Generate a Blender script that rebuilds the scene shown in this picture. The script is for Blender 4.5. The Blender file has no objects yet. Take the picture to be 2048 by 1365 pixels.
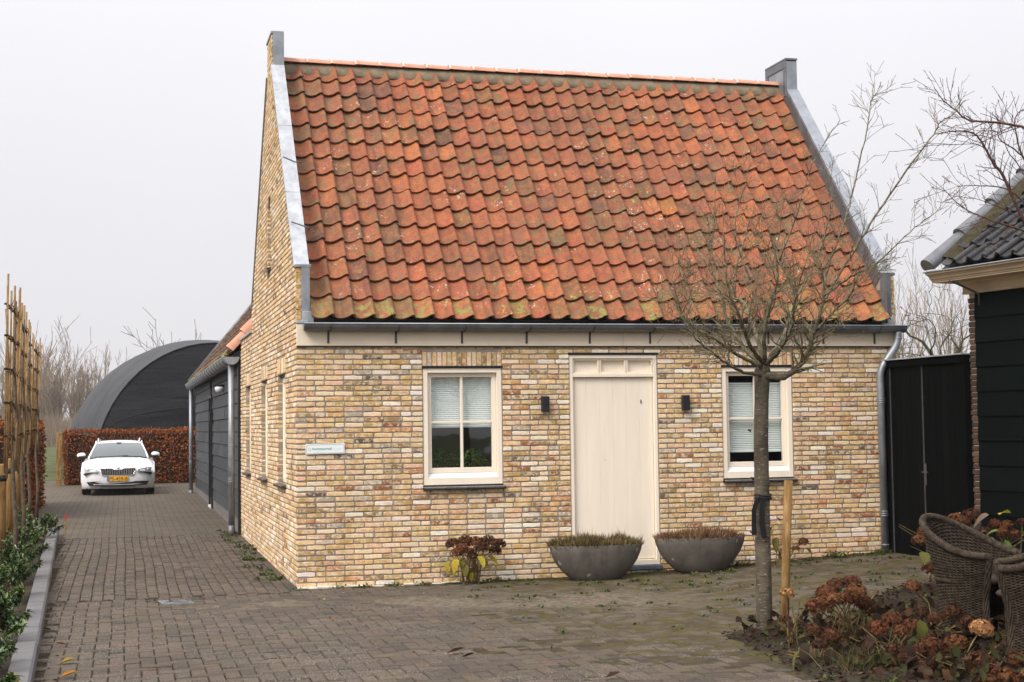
import bpy, bmesh, math, random
from math import sin, cos, pi, radians, sqrt, atan2, exp
from mathutils import Vector, Matrix, Euler, noise
from mathutils.geometry import tessellate_polygon

random.seed(11)
S = bpy.context.scene
COL = S.collection
# ------------------------------------------------------------------ camera, sky, sun, exposure
cd = bpy.data.cameras.new('camera')
cam = bpy.data.objects.new('camera', cd); COL.objects.link(cam)
cd.sensor_width = 36.0; cd.lens = 52.567; cd.clip_start = 0.1; cd.clip_end = 2000
_r = Vector((0.96782726, -0.25126463, -0.01328453)); _u = Vector((-0.00138177, -0.05810363, 0.9983096)); _f = Vector((0.25161177, 0.96617289, 0.05658147))
cam.matrix_world = Matrix(((_r.x, _u.x, -_f.x, -1.8992), (_r.y, _u.y, -_f.y, -17.0201), (_r.z, _u.z, -_f.z, 1.7982), (0, 0, 0, 1)))
S.camera = cam
SUN_EL, SUN_AZ = radians(44), radians(-56)          # from the front left, high, behind thin cloud
SKY_HOR = 0.395                                     # closed cloud: brighter towards the zenith, like the CIE overcast sky
w = bpy.data.worlds.new('World'); S.world = w; w.use_nodes = True
nt = w.node_tree; nt.nodes.clear()
def _wn(t): return nt.nodes.new(t)
tc = _wn('ShaderNodeTexCoord'); sep = _wn('ShaderNodeSeparateXYZ'); nt.links.new(tc.outputs['Generated'], sep.inputs[0])
mx = _wn('ShaderNodeMath'); mx.operation = 'MAXIMUM'; nt.links.new(sep.outputs[2], mx.inputs[0]); mx.inputs[1].default_value = 0.0
m1 = _wn('ShaderNodeMath'); m1.operation = 'MULTIPLY_ADD'; nt.links.new(mx.outputs[0], m1.inputs[0]); m1.inputs[1].default_value = 1.5*SKY_HOR; m1.inputs[2].default_value = 0.40*SKY_HOR
ma = _wn('ShaderNodeMath'); ma.operation = 'MULTIPLY_ADD'; nt.links.new(mx.outputs[0], ma.inputs[0]); nt.links.new(m1.outputs[0], ma.inputs[1]); ma.inputs[2].default_value = SKY_HOR
nz = _wn('ShaderNodeTexNoise'); nz.inputs['Scale'].default_value = 1.6; nz.inputs['Detail'].default_value = 3; nt.links.new(tc.outputs['Generated'], nz.inputs['Vector'])
mr = _wn('ShaderNodeMapRange'); nt.links.new(nz.outputs[0], mr.inputs[0]); mr.inputs[1].default_value = 0.25; mr.inputs[2].default_value = 0.75; mr.inputs[3].default_value = 0.94; mr.inputs[4].default_value = 1.05
mm = _wn('ShaderNodeMath'); mm.operation = 'MULTIPLY'; nt.links.new(ma.outputs[0], mm.inputs[0]); nt.links.new(mr.outputs[0], mm.inputs[1])
vm = _wn('ShaderNodeVectorMath'); vm.operation = 'SCALE'; vm.inputs[0].default_value = (1.0, 0.985, 1.025); nt.links.new(mm.outputs[0], vm.inputs['Scale'])
sky = _wn('ShaderNodeTexSky'); sky.sky_type = 'NISHITA'; sky.sun_disc = False; sky.sun_elevation = SUN_EL; sky.sun_rotation = pi + SUN_AZ*-1; sky.dust_density = 6
sk = _wn('ShaderNodeVectorMath'); sk.operation = 'SCALE'; nt.links.new(sky.outputs[0], sk.inputs[0]); sk.inputs['Scale'].default_value = 0.10
mix = _wn('ShaderNodeMix'); mix.data_type = 'RGBA'; mix.inputs[0].default_value = 0.94     # closed cloud cover over the clear sky
nt.links.new(sk.outputs[0], mix.inputs[6]); nt.links.new(vm.outputs[0], mix.inputs[7])
bg = _wn('ShaderNodeBackground'); nt.links.new(mix.outputs[2], bg.inputs[0]); bg.inputs[1].default_value = 1.0
wo = _wn('ShaderNodeOutputWorld'); nt.links.new(bg.outputs[0], wo.inputs[0])
sl = bpy.data.lights.new('sun', 'SUN'); sl.energy = 1.5; sl.angle = radians(30); sl.color = (1.0, 0.95, 0.88)
sun = bpy.data.objects.new('sun', sl); COL.objects.link(sun)
sd = Vector((sin(SUN_AZ)*cos(SUN_EL), -cos(SUN_AZ)*cos(SUN_EL), sin(SUN_EL)))
sun.rotation_euler = sd.to_track_quat('Z', 'Y').to_euler()
S.view_settings.view_transform = 'Standard'; S.view_settings.look = 'None'; S.view_settings.gamma = 1.0; S.view_settings.use_curve_mapping = False
S.view_settings.exposure = 1.05
S.cycles.use_denoising = True
try: S.cycles.denoiser = 'OPENIMAGEDENOISE'
except Exception: pass
S.cycles.max_bounces = 6; S.cycles.diffuse_bounces = 3; S.cycles.glossy_bounces = 3; S.cycles.transmission_bounces = 6; S.cycles.transparent_max_bounces = 12
S.cycles.volume_bounces = 0; S.cycles.caustics_reflective = False; S.cycles.caustics_refractive = False
S.render.film_transparent = False

# ------------------------------------------------------------------ helpers
def G(x, y):                                          # height of the paved ground
    return 0.045*max(0.0, min(x, 12)-3.7) + 0.006*max(0.0, min(y, 60))
def rnd(a, b): return random.uniform(a, b)
def tag(o, label=None, cat=None, group=None, kind=None):
    if label: o['label'] = label
    if cat: o['category'] = cat
    if group: o['group'] = group
    if kind: o['kind'] = kind
    return o
def empty(name, loc=(0, 0, 0), rz=0.0, label=None, cat=None, group=None):
    o = bpy.data.objects.new(name, None); COL.objects.link(o); o.location = loc; o.rotation_euler = (0, 0, rz); o.empty_display_size = 0.1
    return tag(o, label, cat, group)
def link(name, me, parent=None, loc=(0, 0, 0), rot=(0, 0, 0), scale=None):
    o = bpy.data.objects.new(name, me); COL.objects.link(o)
    if parent: o.parent = parent
    o.location = loc; o.rotation_euler = rot
    if scale: o.scale = scale
    return o
def copy_tree(o, parent=None):
    c = o.copy(); COL.objects.link(c); c.parent = parent
    for ch in list(o.children): copy_tree(ch, c)
    return c

class MB:
    """collects vertices, faces and one colour per face; build() links them as one mesh object"""
    def __init__(s): s.v = []; s.f = []; s.c = []; s.m = []; s.sm = []
    def add(s, vs, fs, col=None, mi=0, smooth=False):
        b = len(s.v); s.v.extend(tuple(v) for v in vs)
        for f in fs: s.f.append(tuple(b+i for i in f)); s.c.append(col); s.m.append(mi); s.sm.append(smooth)
        return s
    def box(s, a, b, col=None, mi=0):
        x0, y0, z0 = a; x1, y1, z1 = b
        if x0 > x1: x0, x1 = x1, x0
        if y0 > y1: y0, y1 = y1, y0
        if z0 > z1: z0, z1 = z1, z0
        return s.add([(x0,y0,z0),(x1,y0,z0),(x1,y1,z0),(x0,y1,z0),(x0,y0,z1),(x1,y0,z1),(x1,y1,z1),(x0,y1,z1)],
              [(0,3,2,1),(4,5,6,7),(0,1,5,4),(1,2,6,5),(2,3,7,6),(3,0,4,7)], col, mi)
    def bbox(s, a, b, ch=0.004, col=None, mi=0):      # box with a chamfer on every edge
        x0, y0, z0 = map(min, a, b); x1, y1, z1 = map(max, a, b); c = min(ch, (x1-x0)*.4, (y1-y0)*.4, (z1-z0)*.4)
        vs = []; idx = {}
        for i, X in enumerate((x0, x1)):
            for j, Y in enumerate((y0, y1)):
                for k, Z in enumerate((z0, z1)):
                    dx, dy, dz = (c if i == 0 else -c), (c if j == 0 else -c), (c if k == 0 else -c)
                    idx[i,j,k,0] = len(vs); vs.append((X, Y+dy, Z+dz))
                    idx[i,j,k,1] = len(vs); vs.append((X+dx, Y, Z+dz))
                    idx[i,j,k,2] = len(vs); vs.append((X+dx, Y+dy, Z))
        fs = []
        for i in (0, 1):
            q = [idx[i,0,0,0], idx[i,1,0,0], idx[i,1,1,0], idx[i,0,1,0]]; fs.append(q if i else q[::-1])
            q = [idx[0,i,0,1], idx[0,i,1,1], idx[1,i,1,1], idx[1,i,0,1]]; fs.append(q if i else q[::-1])
            q = [idx[0,0,i,2], idx[1,0,i,2], idx[1,1,i,2], idx[0,1,i,2]]; fs.append(q if i else q[::-1])
        for i in (0, 1):
            for j in (0, 1):
                q = [idx[i,j,0,0], idx[i,j,1,0], idx[i,j,1,1], idx[i,j,0,1]]; fs.append(q if (i+j) % 2 == 0 else q[::-1])
                q = [idx[i,0,j,0], idx[i,1,j,0], idx[i,1,j,2], idx[i,0,j,2]]; fs.append(q if (i+j) % 2 == 1 else q[::-1])
                q = [idx[0,i,j,1], idx[1,i,j,1], idx[1,i,j,2], idx[0,i,j,2]]; fs.append(q if (i+j) % 2 == 0 else q[::-1])
        for i in (0, 1):
            for j in (0, 1):
                for k in (0, 1):
                    q = [idx[i,j,k,0], idx[i,j,k,1], idx[i,j,k,2]]; fs.append(q if (i+j+k) % 2 == 1 else q[::-1])
        return s.add(vs, fs, col, mi)
    def tube(s, path, rad, n=6, col=None, mi=0, cap=True, smooth=True, phase=0.0):
        P = [Vector(p) for p in path]; m = len(P)
        if m < 2: return s
        R = rad if hasattr(rad, '__len__') else [rad]*m
        vs = []; t0 = (P[1]-P[0]).normalized()
        up = Vector((0, 0, 1)) if abs(t0.z) < 0.9 else Vector((1, 0, 0))
        a = t0.cross(up).normalized(); b = a.cross(t0).normalized()
        for i in range(m):
            t = (P[min(i+1, m-1)]-P[max(i-1, 0)])
            if t.length < 1e-9: t = t0.copy()
            t.normalize(); a = (a - t*a.dot(t))
            if a.length < 1e-6: a = t.cross(Vector((0.3, 0.5, 0.8)))
            a.normalize(); b = t.cross(a).normalized()
            for k in range(n):
                an = 2*pi*k/n+phase; vs.append(P[i]+a*(cos(an)*R[i])+b*(sin(an)*R[i]))
        fs = [(i*n+k, i*n+(k+1) % n, (i+1)*n+(k+1) % n, (i+1)*n+k) for i in range(m-1) for k in range(n)]
        if cap: fs += [tuple(range(n-1, -1, -1)), tuple((m-1)*n+k for k in range(n))]
        return s.add(vs, fs, col, mi, smooth)
    def lathe(s, prof, n=24, c=(0, 0, 0), sx=1.0, sy=1.0, col=None, mi=0, smooth=True, close=True):
        vs = [(c[0]+r*cos(2*pi*k/n)*sx, c[1]+r*sin(2*pi*k/n)*sy, c[2]+z) for r, z in prof for k in range(n)]
        m = len(prof); fs = [(i*n+k, i*n+(k+1) % n, (i+1)*n+(k+1) % n, (i+1)*n+k) for i in range(m-1) for k in range(n)]
        if close: fs += [tuple(range(n-1, -1, -1)), tuple((m-1)*n+k for k in range(n))]
        return s.add(vs, fs, col, mi, smooth)
    def prism(s, poly, fn, d0, d1, col=None, mi=0):   # 2D polygon -> fn(a, b, d) between d0 and d1
        n = len(poly); vs = [fn(a, b, d0) for a, b in poly]+[fn(a, b, d1) for a, b in poly]
        fs = [tuple(range(n-1, -1, -1)), tuple(range(n, 2*n))]+[(i, (i+1) % n, n+(i+1) % n, n+i) for i in range(n)]
        return s.add(vs, fs, col, mi)
    def wall(s, outer, holes, fn, d0, d1, col=None):  # polygon with holes, given thickness
        loops = [outer]+holes; flat = [p for l in loops for p in l]; n = len(flat)
        tris = tessellate_polygon([[Vector((a, b, 0)) for a, b in l] for l in loops])
        vs = [fn(a, b, d0) for a, b in flat]+[fn(a, b, d1) for a, b in flat]
        fs = [tuple(t) for t in tris]+[tuple(n+i for i in t[::-1]) for t in tris]
        o = 0
        for l in loops:
            m = len(l); fs += [(o+i, o+(i+1) % m, n+o+(i+1) % m, n+o+i) for i in range(m)]; o += m
        return s.add(vs, fs, col)
    def mesh(s, name, mats, recalc=True):
        me = bpy.data.meshes.new(name); me.from_pydata(s.v, [], s.f)
        if recalc:
            bm = bmesh.new(); bm.from_mesh(me); bmesh.ops.recalc_face_normals(bm, faces=bm.faces); bm.to_mesh(me); bm.free()
        mats = mats if isinstance(mats, (list, tuple)) else [mats]
        for m in mats: me.materials.append(m)
        me.polygons.foreach_set('material_index', s.m); me.polygons.foreach_set('use_smooth', s.sm)
        if any(c is not None for c in s.c):
            at = me.attributes.new('tint', 'FLOAT_COLOR', 'FACE'); buf = []
            for c in s.c:
                c = c or (0.5, 0.5, 0.5); buf.extend((c[0], c[1], c[2], c[3] if len(c) > 3 else 0.5))
            at.data.foreach_set('color', buf)
        me.update(); return me
    def build(s, name, mats, parent=None, loc=(0, 0, 0), rot=(0, 0, 0), recalc=True):
        return link(name, s.mesh(name, mats, recalc), parent, loc, rot)

# ------------------------------------------------------------------ materials
class NT:
    def __init__(s, m): s.t = m.node_tree; s.t.nodes.clear(); s.m = m
    def __call__(s, typ, ins=None, **props):
        n = s.t.nodes.new('ShaderNode'+typ)
        for k, v in props.items(): setattr(n, k, v)
        for k, v in (ins or {}).items():
            if isinstance(v, bpy.types.NodeSocket): s.t.links.new(v, n.inputs[k])
            else: n.inputs[k].default_value = v
        return n
    def math(s, op, a, b=0.0, c=0.0, clamp=False):
        n = s('Math', {0: a, 1: b, 2: c}, operation=op); n.use_clamp = clamp; return n.outputs[0]
    def mix(s, f, a, b, blend='MIX'):
        n = s('Mix', None, data_type='RGBA', blend_type=blend)
        for i, v in ((0, f), (6, a), (7, b)):
            if isinstance(v, bpy.types.NodeSocket): s.t.links.new(v, n.inputs[i])
            else: n.inputs[i].default_value = v if i == 0 else (tuple(v)+(1,))[:4]
        return n.outputs[2]
    def noise(s, vec, scale, detail=4, rough=0.55, dist=0.0):
        return s('TexNoise', {'Vector': vec, 'Scale': scale, 'Detail': detail, 'Roughness': rough, 'Distortion': dist}).outputs[0]
    def ramp(s, v, lo, hi, a=0.0, b=1.0, smooth=True):
        n = s('MapRange', {0: v, 1: lo, 2: hi, 3: a, 4: b}); n.interpolation_type = 'SMOOTHSTEP' if smooth else 'LINEAR'; return n.outputs[0]
    def pos(s): return s('NewGeometry').outputs['Position']
    def scale(s, vec, xyz): return s('VectorMath', {0: vec, 1: xyz}, operation='MULTIPLY').outputs[0]
    def out(s, col, rough=0.8, bump=None, bstr=0.3, bdist=0.01, spec=0.3, metal=0.0, **kw):
        p = s('BsdfPrincipled', {'Base Color': col if isinstance(col, bpy.types.NodeSocket) else (tuple(col)+(1,))[:4], 'Roughness': rough, 'Specular IOR Level': spec, 'Metallic': metal})
        for k, v in kw.items():
            if isinstance(v, bpy.types.NodeSocket): s.t.links.new(v, p.inputs[k])
            else: p.inputs[k].default_value = v
        if bump is not None:
            b = s('Bump', {'Height': bump, 'Strength': bstr, 'Distance': bdist}); s.t.links.new(b.outputs[0], p.inputs['Normal'])
        o = s('OutputMaterial'); s.t.links.new(p.outputs[0], o.inputs[0]); return p
def newmat(name):
    m = bpy.data.materials.new(name); m.use_nodes = True; return m, NT(m)
def simple(name, col, rough=0.7, var=0.12, scale=6.0, bump=0.15, spec=0.3, metal=0.0, stretch=(1, 1, 1), dirt=None, dirt_amt=0.4, bdist=0.004, **kw):
    m, t = newmat(name); p = t.pos(); ps = t.scale(p, stretch)
    n1 = t.noise(ps, scale, 5, 0.6); n2 = t.noise(ps, scale*7, 3, 0.6)
    c = t.mix(t.ramp(n1, 0.3, 0.7), [v*(1-var) for v in col], [min(1, v*(1+var)) for v in col])
    c = t.mix(t.math('MULTIPLY', t.ramp(n2, 0.45, 0.75), var), c, [v*0.6 for v in col])
    if dirt: c = t.mix(t.math('MULTIPLY', t.ramp(t.noise(ps, scale*0.6, 6, 0.65), 0.5, 0.72), dirt_amt), c, dirt)
    t.out(c, rough, t.math('ADD', n2, t.math('MULTIPLY', t.noise(ps, scale*25, 2), 0.5)), bump, bdist, spec, metal, **kw)
    return m
HAZE = 0.00035
M = {}

def tint_source(t, obj):
    if obj:
        oi = t('ObjectInfo'); return oi.outputs['Color'], oi.outputs['Random']
    a = t('Attribute', attribute_name='tint'); return a.outputs['Color'], a.outputs['Alpha']
def pair(fn): return fn(True), fn(False)             # one material for single pieces, its twin for joined pieces
def _brick(obj):
    m, t = newmat('brick'); base, r = tint_source(t, obj); p = t.pos()
    q = t('VectorMath', {0: p, 1: t('CombineXYZ', {0: t.math('MULTIPLY', r, 37.0), 1: t.math('MULTIPLY', r, 13.0), 2: r}).outputs[0]}, operation='ADD').outputs[0]
    a = t.noise(q, 13, 5, 0.65); b = t.noise(q, 55, 4, 0.7); c = t.noise(q, 230, 2, 0.6)
    col = t.mix(t.ramp(a, 0.47, 0.56), base, t.mix(0.55, base, (0.86, 0.67, 0.44)))
    col = t.mix(t.math('MULTIPLY', t.ramp(b, 0.53, 0.64), 0.58), col, t.mix(0.6, base, (0.14, 0.085, 0.05)))
    col = t.mix(t.math('MULTIPLY', t.ramp(t.noise(q, 22, 4, 0.6), 0.56, 0.63), 0.7), col, (0.80, 0.70, 0.57))
    st = t.math('MULTIPLY', t.ramp(t.noise(t.scale(p, (3.0, 3.0, 0.5)), 1.0, 4, 0.6), 0.52, 0.70), 0.28)
    col = t.mix(st, col, t.mix(0.6, col, (0.13, 0.10, 0.06)))
    t.out(col, 0.92, t.math('ADD', t.math('MULTIPLY', b, 1.2), c), 0.38, 0.006, 0.12); return m
M['brick_o'], M['brick'] = pair(_brick)
BRICKS = [((0.60, 0.38, 0.15), 18), ((0.70, 0.46, 0.225), 20), ((0.78, 0.59, 0.39), 22), ((0.72, 0.45, 0.275), 17), ((0.50, 0.33, 0.13), 10),
          ((0.33, 0.215, 0.10), 7), ((0.34, 0.13, 0.055), 4), ((0.54, 0.25, 0.10), 5), ((0.44, 0.37, 0.29), 6), ((0.15, 0.11, 0.085), 2.5), ((0.86, 0.76, 0.64), 10)]
def pick(pal):
    c = random.choices([p[0] for p in pal], [p[1] for p in pal])[0]; k = rnd(0.86, 1.14)
    return tuple(min(1, v*k*rnd(0.95, 1.05)) for v in c)+(random.random(),)
M['mortar'] = simple('mortar', (0.305, 0.252, 0.198), 0.95, 0.2, 5, 0.5, 0.1, dirt=(0.17, 0.14, 0.10), dirt_amt=0.5)
def _tile(obj, warm=(0.50, 0.17, 0.055)):
    m, t = newmat('roof_tile'); base, r = tint_source(t, obj); p = t.pos()
    q = t('VectorMath', {0: p, 1: t('CombineXYZ', {0: t.math('MULTIPLY', r, 51.0), 1: t.math('MULTIPLY', r, 17.0), 2: 0.0}).outputs[0]}, operation='ADD').outputs[0]
    a = t.noise(q, 7, 5, 0.62); b = t.noise(q, 38, 4, 0.7); c = t.noise(q, 150, 3, 0.65)
    col = t.mix(t.ramp(a, 0.42, 0.62), base, t.mix(0.45, base, warm))
    col = t.mix(t.math('MULTIPLY', t.ramp(b, 0.50, 0.62), 0.6), col, t.mix(0.6, base, (0.09, 0.05, 0.035)))
    wx = t.ramp(t.noise(t.scale(p, (1.0, 0.7, 0.7)), 0.9, 5, 0.62), 0.44, 0.62)             # broad weathering that runs across many tiles
    col = t.mix(t.math('MULTIPLY', wx, 0.62), col, t.mix(0.5, col, (0.13, 0.075, 0.05)))
    gr = t.ramp(t.noise(p, 17, 5, 0.7), 0.48, 0.62); col = t.mix(t.math('MULTIPLY', gr, 0.48), col, (0.155, 0.105, 0.065))
    sk_ = t.math('MULTIPLY', t.ramp(t.noise(t.scale(p, (7, 1.0, 1.0)), 1.0, 4, 0.6), 0.52, 0.66), 0.55); col = t.mix(sk_, col, t.mix(0.7, col, (0.055, 0.04, 0.03)))
    big = t.ramp(t.noise(p, 1.1, 3, 0.5), 0.40, 0.62)                      # lichen comes in drifts
    l1 = t.math('MULTIPLY', t.ramp(t.noise(q, 8, 5, 0.7), 0.50, 0.60), t.math('MULTIPLY_ADD', big, 0.72, 0.22))
    col = t.mix(l1, col, t.mix(t.ramp(b, 0.4, 0.6), (0.12, 0.105, 0.045), (0.20, 0.145, 0.08)))
    w = t.math('MULTIPLY', t.ramp(t.noise(q, 22, 4, 0.75), 0.58, 0.62), t.math('MULTIPLY', t.ramp(t.noise(q, 3.0, 2), 0.52, 0.62), t.ramp(t.noise(p, 0.8, 2), 0.47, 0.57)))
    col = t.mix(t.math('MULTIPLY', w, 0.85), col, t.mix(t.ramp(t.noise(q, 4, 1), 0.42, 0.6), (0.62, 0.58, 0.50), (0.48, 0.40, 0.09)))
    d = t.ramp(t.noise(q, 48, 2, 0.5), 0.66, 0.69)
    col = t.mix(t.math('MULTIPLY', d, 0.9), col, (0.03, 0.03, 0.018))
    z = t('SeparateXYZ', {0: p}).outputs[2]                                  # moss on the lowest course
    ms = t.math('MULTIPLY', t.ramp(z, 3.40, 3.18), t.math('MULTIPLY', t.ramp(t.noise(q, 11, 5, 0.7), 0.47, 0.56), t.ramp(r, 0.25, 0.75)))
    col = t.mix(ms, col, t.mix(t.ramp(c, 0.4, 0.6), (0.17, 0.16, 0.035), (0.30, 0.27, 0.10)))
    t.out(col, 0.88, t.math('ADD', t.math('MULTIPLY', b, 1.0), c), 0.55, 0.006, 0.2); return m
M['tile_o'], M['tile'] = pair(_tile)
TILES = [((0.335, 0.100, 0.054), 32), ((0.30, 0.088, 0.050), 28), ((0.37, 0.118, 0.055), 14), ((0.26, 0.078, 0.046), 12), ((0.225, 0.078, 0.052), 6), ((0.38, 0.14, 0.033), 1.2), ((0.14, 0.062, 0.048), 3), ((0.20, 0.092, 0.050), 6)]
def _paver(obj):
    m, t = newmat('paver'); base, r = tint_source(t, obj); p = t.pos(); s = t('SeparateXYZ', {0: p})
    a = t.noise(p, 5, 5, 0.6); b = t.noise(p, 70, 4, 0.65); g = t.noise(p, 85, 2, 0.6)
    col = t.mix(t.ramp(a, 0.3, 0.7), t.mix(0.25, base, (0.05, 0.045, 0.04)), base)
    sp = t.math('MULTIPLY', t.ramp(g, 0.60, 0.645), t.ramp(t.noise(p, 1.1, 3), 0.40, 0.62, 0.25, 0.85))                     # exposed pale grit
    col = t.mix(sp, col, (0.46, 0.42, 0.36)); col = t.mix(t.math('MULTIPLY', t.ramp(b, 0.58, 0.72), 0.6), col, (0.05, 0.043, 0.037))
    # blown sand and moss drift over the forecourt
    fx = t.ramp(s.outputs[0], 0.4, 2.6); fy = t.ramp(s.outputs[1], -7.5, -4.8)
    area = t.math('MULTIPLY', fx, fy)
    sand = t.math('MULTIPLY', t.ramp(t.noise(p, 1.6, 6, 0.7), 0.40, 0.58), t.math('MULTIPLY_ADD', area, 0.65, 0.25))
    col = t.mix(sand, col, (0.120, 0.097, 0.068))
    moss = t.math('MULTIPLY', t.ramp(t.noise(p, 2.3, 6, 0.75), 0.46, 0.60), t.math('MULTIPLY', area, 0.8))
    col = t.mix(moss, col, (0.054, 0.045, 0.021))
    t.out(col, 0.86, t.math('ADD', b, g), 0.7, 0.006, 0.25); return m
M['paver_o'], M['paver'] = pair(_paver)
PAVERS = [((0.086, 0.063, 0.046), 30), ((0.073, 0.055, 0.042), 26), ((0.098, 0.072, 0.052), 20), ((0.058, 0.046, 0.037), 14), ((0.092, 0.064, 0.049), 4), ((0.054, 0.046, 0.039), 4)]
M['cream'] = simple('cream_paint', (0.87, 0.77, 0.635), 0.42, 0.03, 2.5, 0.08, 0.4, stretch=(3, 3, .35), dirt=(0.66, 0.57, 0.45), dirt_amt=0.16)
M['fascia'] = simple('fascia_paint', (0.80, 0.68, 0.535), 0.5, 0.04, 1.5, 0.05, 0.35, dirt=(0.50, 0.42, 0.33), dirt_amt=0.25)
M['white'] = simple('white_alu', (0.72, 0.73, 0.75), 0.45, 0.05, 4, 0.05)
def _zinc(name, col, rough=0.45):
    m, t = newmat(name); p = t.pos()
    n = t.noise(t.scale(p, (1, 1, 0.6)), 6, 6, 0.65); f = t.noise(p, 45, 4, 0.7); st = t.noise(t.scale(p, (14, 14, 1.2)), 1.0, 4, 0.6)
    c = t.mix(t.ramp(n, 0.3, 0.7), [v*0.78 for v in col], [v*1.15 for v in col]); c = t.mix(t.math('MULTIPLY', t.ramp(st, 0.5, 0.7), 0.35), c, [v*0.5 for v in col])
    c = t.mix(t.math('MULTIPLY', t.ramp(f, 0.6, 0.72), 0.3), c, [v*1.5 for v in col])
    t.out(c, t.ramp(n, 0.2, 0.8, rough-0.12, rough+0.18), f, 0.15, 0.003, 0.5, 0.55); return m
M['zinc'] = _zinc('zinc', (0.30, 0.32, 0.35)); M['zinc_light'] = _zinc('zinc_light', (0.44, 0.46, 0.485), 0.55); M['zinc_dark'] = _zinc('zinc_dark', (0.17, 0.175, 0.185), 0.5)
M['black'] = simple('black_coating', (0.016, 0.016, 0.019), 0.45, 0.1, 20, 0.1)
M['iron'] = simple('iron_strap', (0.075, 0.072, 0.075), 0.6, 0.2, 12, 0.2)
M['sill'] = simple('black_glazed_sill', (0.028, 0.03, 0.034), 0.28, 0.3, 14, 0.1, 0.6)
M['ridge_mortar'] = simple('ridge_mortar', (0.21, 0.165, 0.11), 0.95, 0.25, 8, 0.6, dirt=(0.12, 0.10, 0.065), dirt_amt=0.6, bdist=0.01)
M['ridge_tile'] = simple('ridge_tile', (0.54, 0.27, 0.185), 0.85, 0.15, 8, 0.3, dirt=(0.42, 0.20, 0.13), dirt_amt=0.4)
M['ridge_joint'] = simple('ridge_joint', (0.50, 0.45, 0.37), 0.9, 0.15, 10, 0.3)
M['bluestone'] = simple('bluestone', (0.10, 0.12, 0.15), 0.6, 0.25, 9, 0.2)
M['plaster'] = simple('plaster_base', (0.62, 0.58, 0.50), 0.9, 0.15, 5, 0.4, dirt=(0.25, 0.23, 0.17), dirt_amt=0.7)
M['interior'] = simple('interior_wall', (0.32, 0.31, 0.30), 0.9, 0.05, 3, 0.05)
m, t = newmat('window_glass')
gl = t('BsdfGlossy', {'Color': (1, 1, 1, 1), 'Roughness': 0.02}); tr = t('BsdfTransparent', {'Color': (0.95, 0.97, 0.965, 1)})
fr = t.math('MULTIPLY_ADD', t.math('POWER', t('LayerWeight', {'Blend': 0.5}).outputs['Facing'], 5.0), 0.95, 0.045); bp = t('Bump', {'Height': t.noise(t.pos(), 1.4, 2, 0.5), 'Strength': 0.06, 'Distance': 0.05})
t.t.links.new(bp.outputs[0], gl.inputs['Normal']); ff = t.math('MULTIPLY', fr, 1.0, clamp=True)
ms = t('MixShader', {0: ff, 1: tr.outputs[0], 2: gl.outputs[0]}); o = t('OutputMaterial'); t.t.links.new(ms.outputs[0], o.inputs[0]); M['glass'] = m
M['blind'] = simple('pleated_blind', (0.87, 0.89, 0.885), 0.8, 0.03, 2, 0.05)

# ------------------------------------------------------------------ the brick house
L, W = 7.533, 6.0
house = empty('brick_house', (0, 0, 0), 0, 'small yellow brick cottage with steep orange pantile roof and cream door', 'house')
TH = 0.24
OPEN_F = [(1.457, 2.407, 1.075, 2.49), (5.172, 6.105, 1.075, 2.49), (3.231, 4.341, 0.115, 2.655)]
ZF = 2.735                                              # underside of the fascia
fF = lambda a, b, d: (a, -d, b)                         # front wall: d outwards
fS = lambda a, b, d: (-d, a, b)                         # side gable: d outwards
rect = lambda o: [(o[0], o[2]), (o[1], o[2]), (o[1], o[3]), (o[0], o[3])]
mb = MB(); mb.wall([(0.006, -0.3), (L-0.004, -0.3), (L-0.004, 3.0), (0.006, 3.0)], [rect(o) for o in OPEN_F], fF, -TH, -0.0045)
front = mb.build('wall', M['mortar'], house)
# gable outlines (a = y, b = z)
GAB = [(0.0, 3.63), (0.07, 3.63), (2.675, 6.56), (2.675, 7.03), (3.335, 7.03), (3.335, 6.56), (5.93, 3.63), (6.0, 3.63)]
SW = [(1.183, 2.10), (3.57, 4.48), (6.31, 7.22)]; ZT, ZB = 2.4755, 1.1266
SLIT = [(2.95, 3.97), (3.37, 3.97), (3.37, 4.80), (3.31, 4.88), (3.23, 4.93), (3.16, 4.945), (3.09, 4.93), (3.01, 4.88), (2.95, 4.80)]
outer = [(0.004, -0.3), (8.30, -0.3), (8.30, 3.27), (6.0, 3.27)]+GAB[::-1][:-1]+[(0.004, 3.63)]
mb = MB(); mb.wall(outer, [[(a, ZB), (b, ZB), (b, ZT), (a, ZT)] for a, b in SW]+[SLIT], fS, -0.150, -0.0045)
gable = mb.build('gable_wall', M['mortar'], house)
mb = MB(); mb.wall([(0.0, -0.1), (6.0, -0.1), (6.0, 3.62)]+GAB[::-1][1:-1]+[(0.0, 3.62)], [], lambda a, b, d: (L-d, a, b), 0.0, 0.15)
mb.build('gable_wall', M['mortar'], house)
mb = MB(); mb.box((0.16, 5.76, -0.1), (L-0.16, 6.0, 3.0)); mb.box((0.155, 8.06, -0.1), (3.0, 8.3, 3.1)); mb.box((0.155, 6.0, 3.12), (3.0, 8.06, 3.24)); mb.build('wall', M['mortar'], house)
MB().box((0.17, 0.26, 0.02), (L-0.17, 5.74, 0.06)).build('floor', M['interior'], house); MB().box((0.17, 2.4, 0.06), (L-0.17, 2.5, 2.71)).build('partition', M['interior'], house); MB().box((0.17, 0.26, 2.72), (L-0.17, 5.74, 2.78)).build('ceiling', M['interior'], house)

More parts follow.
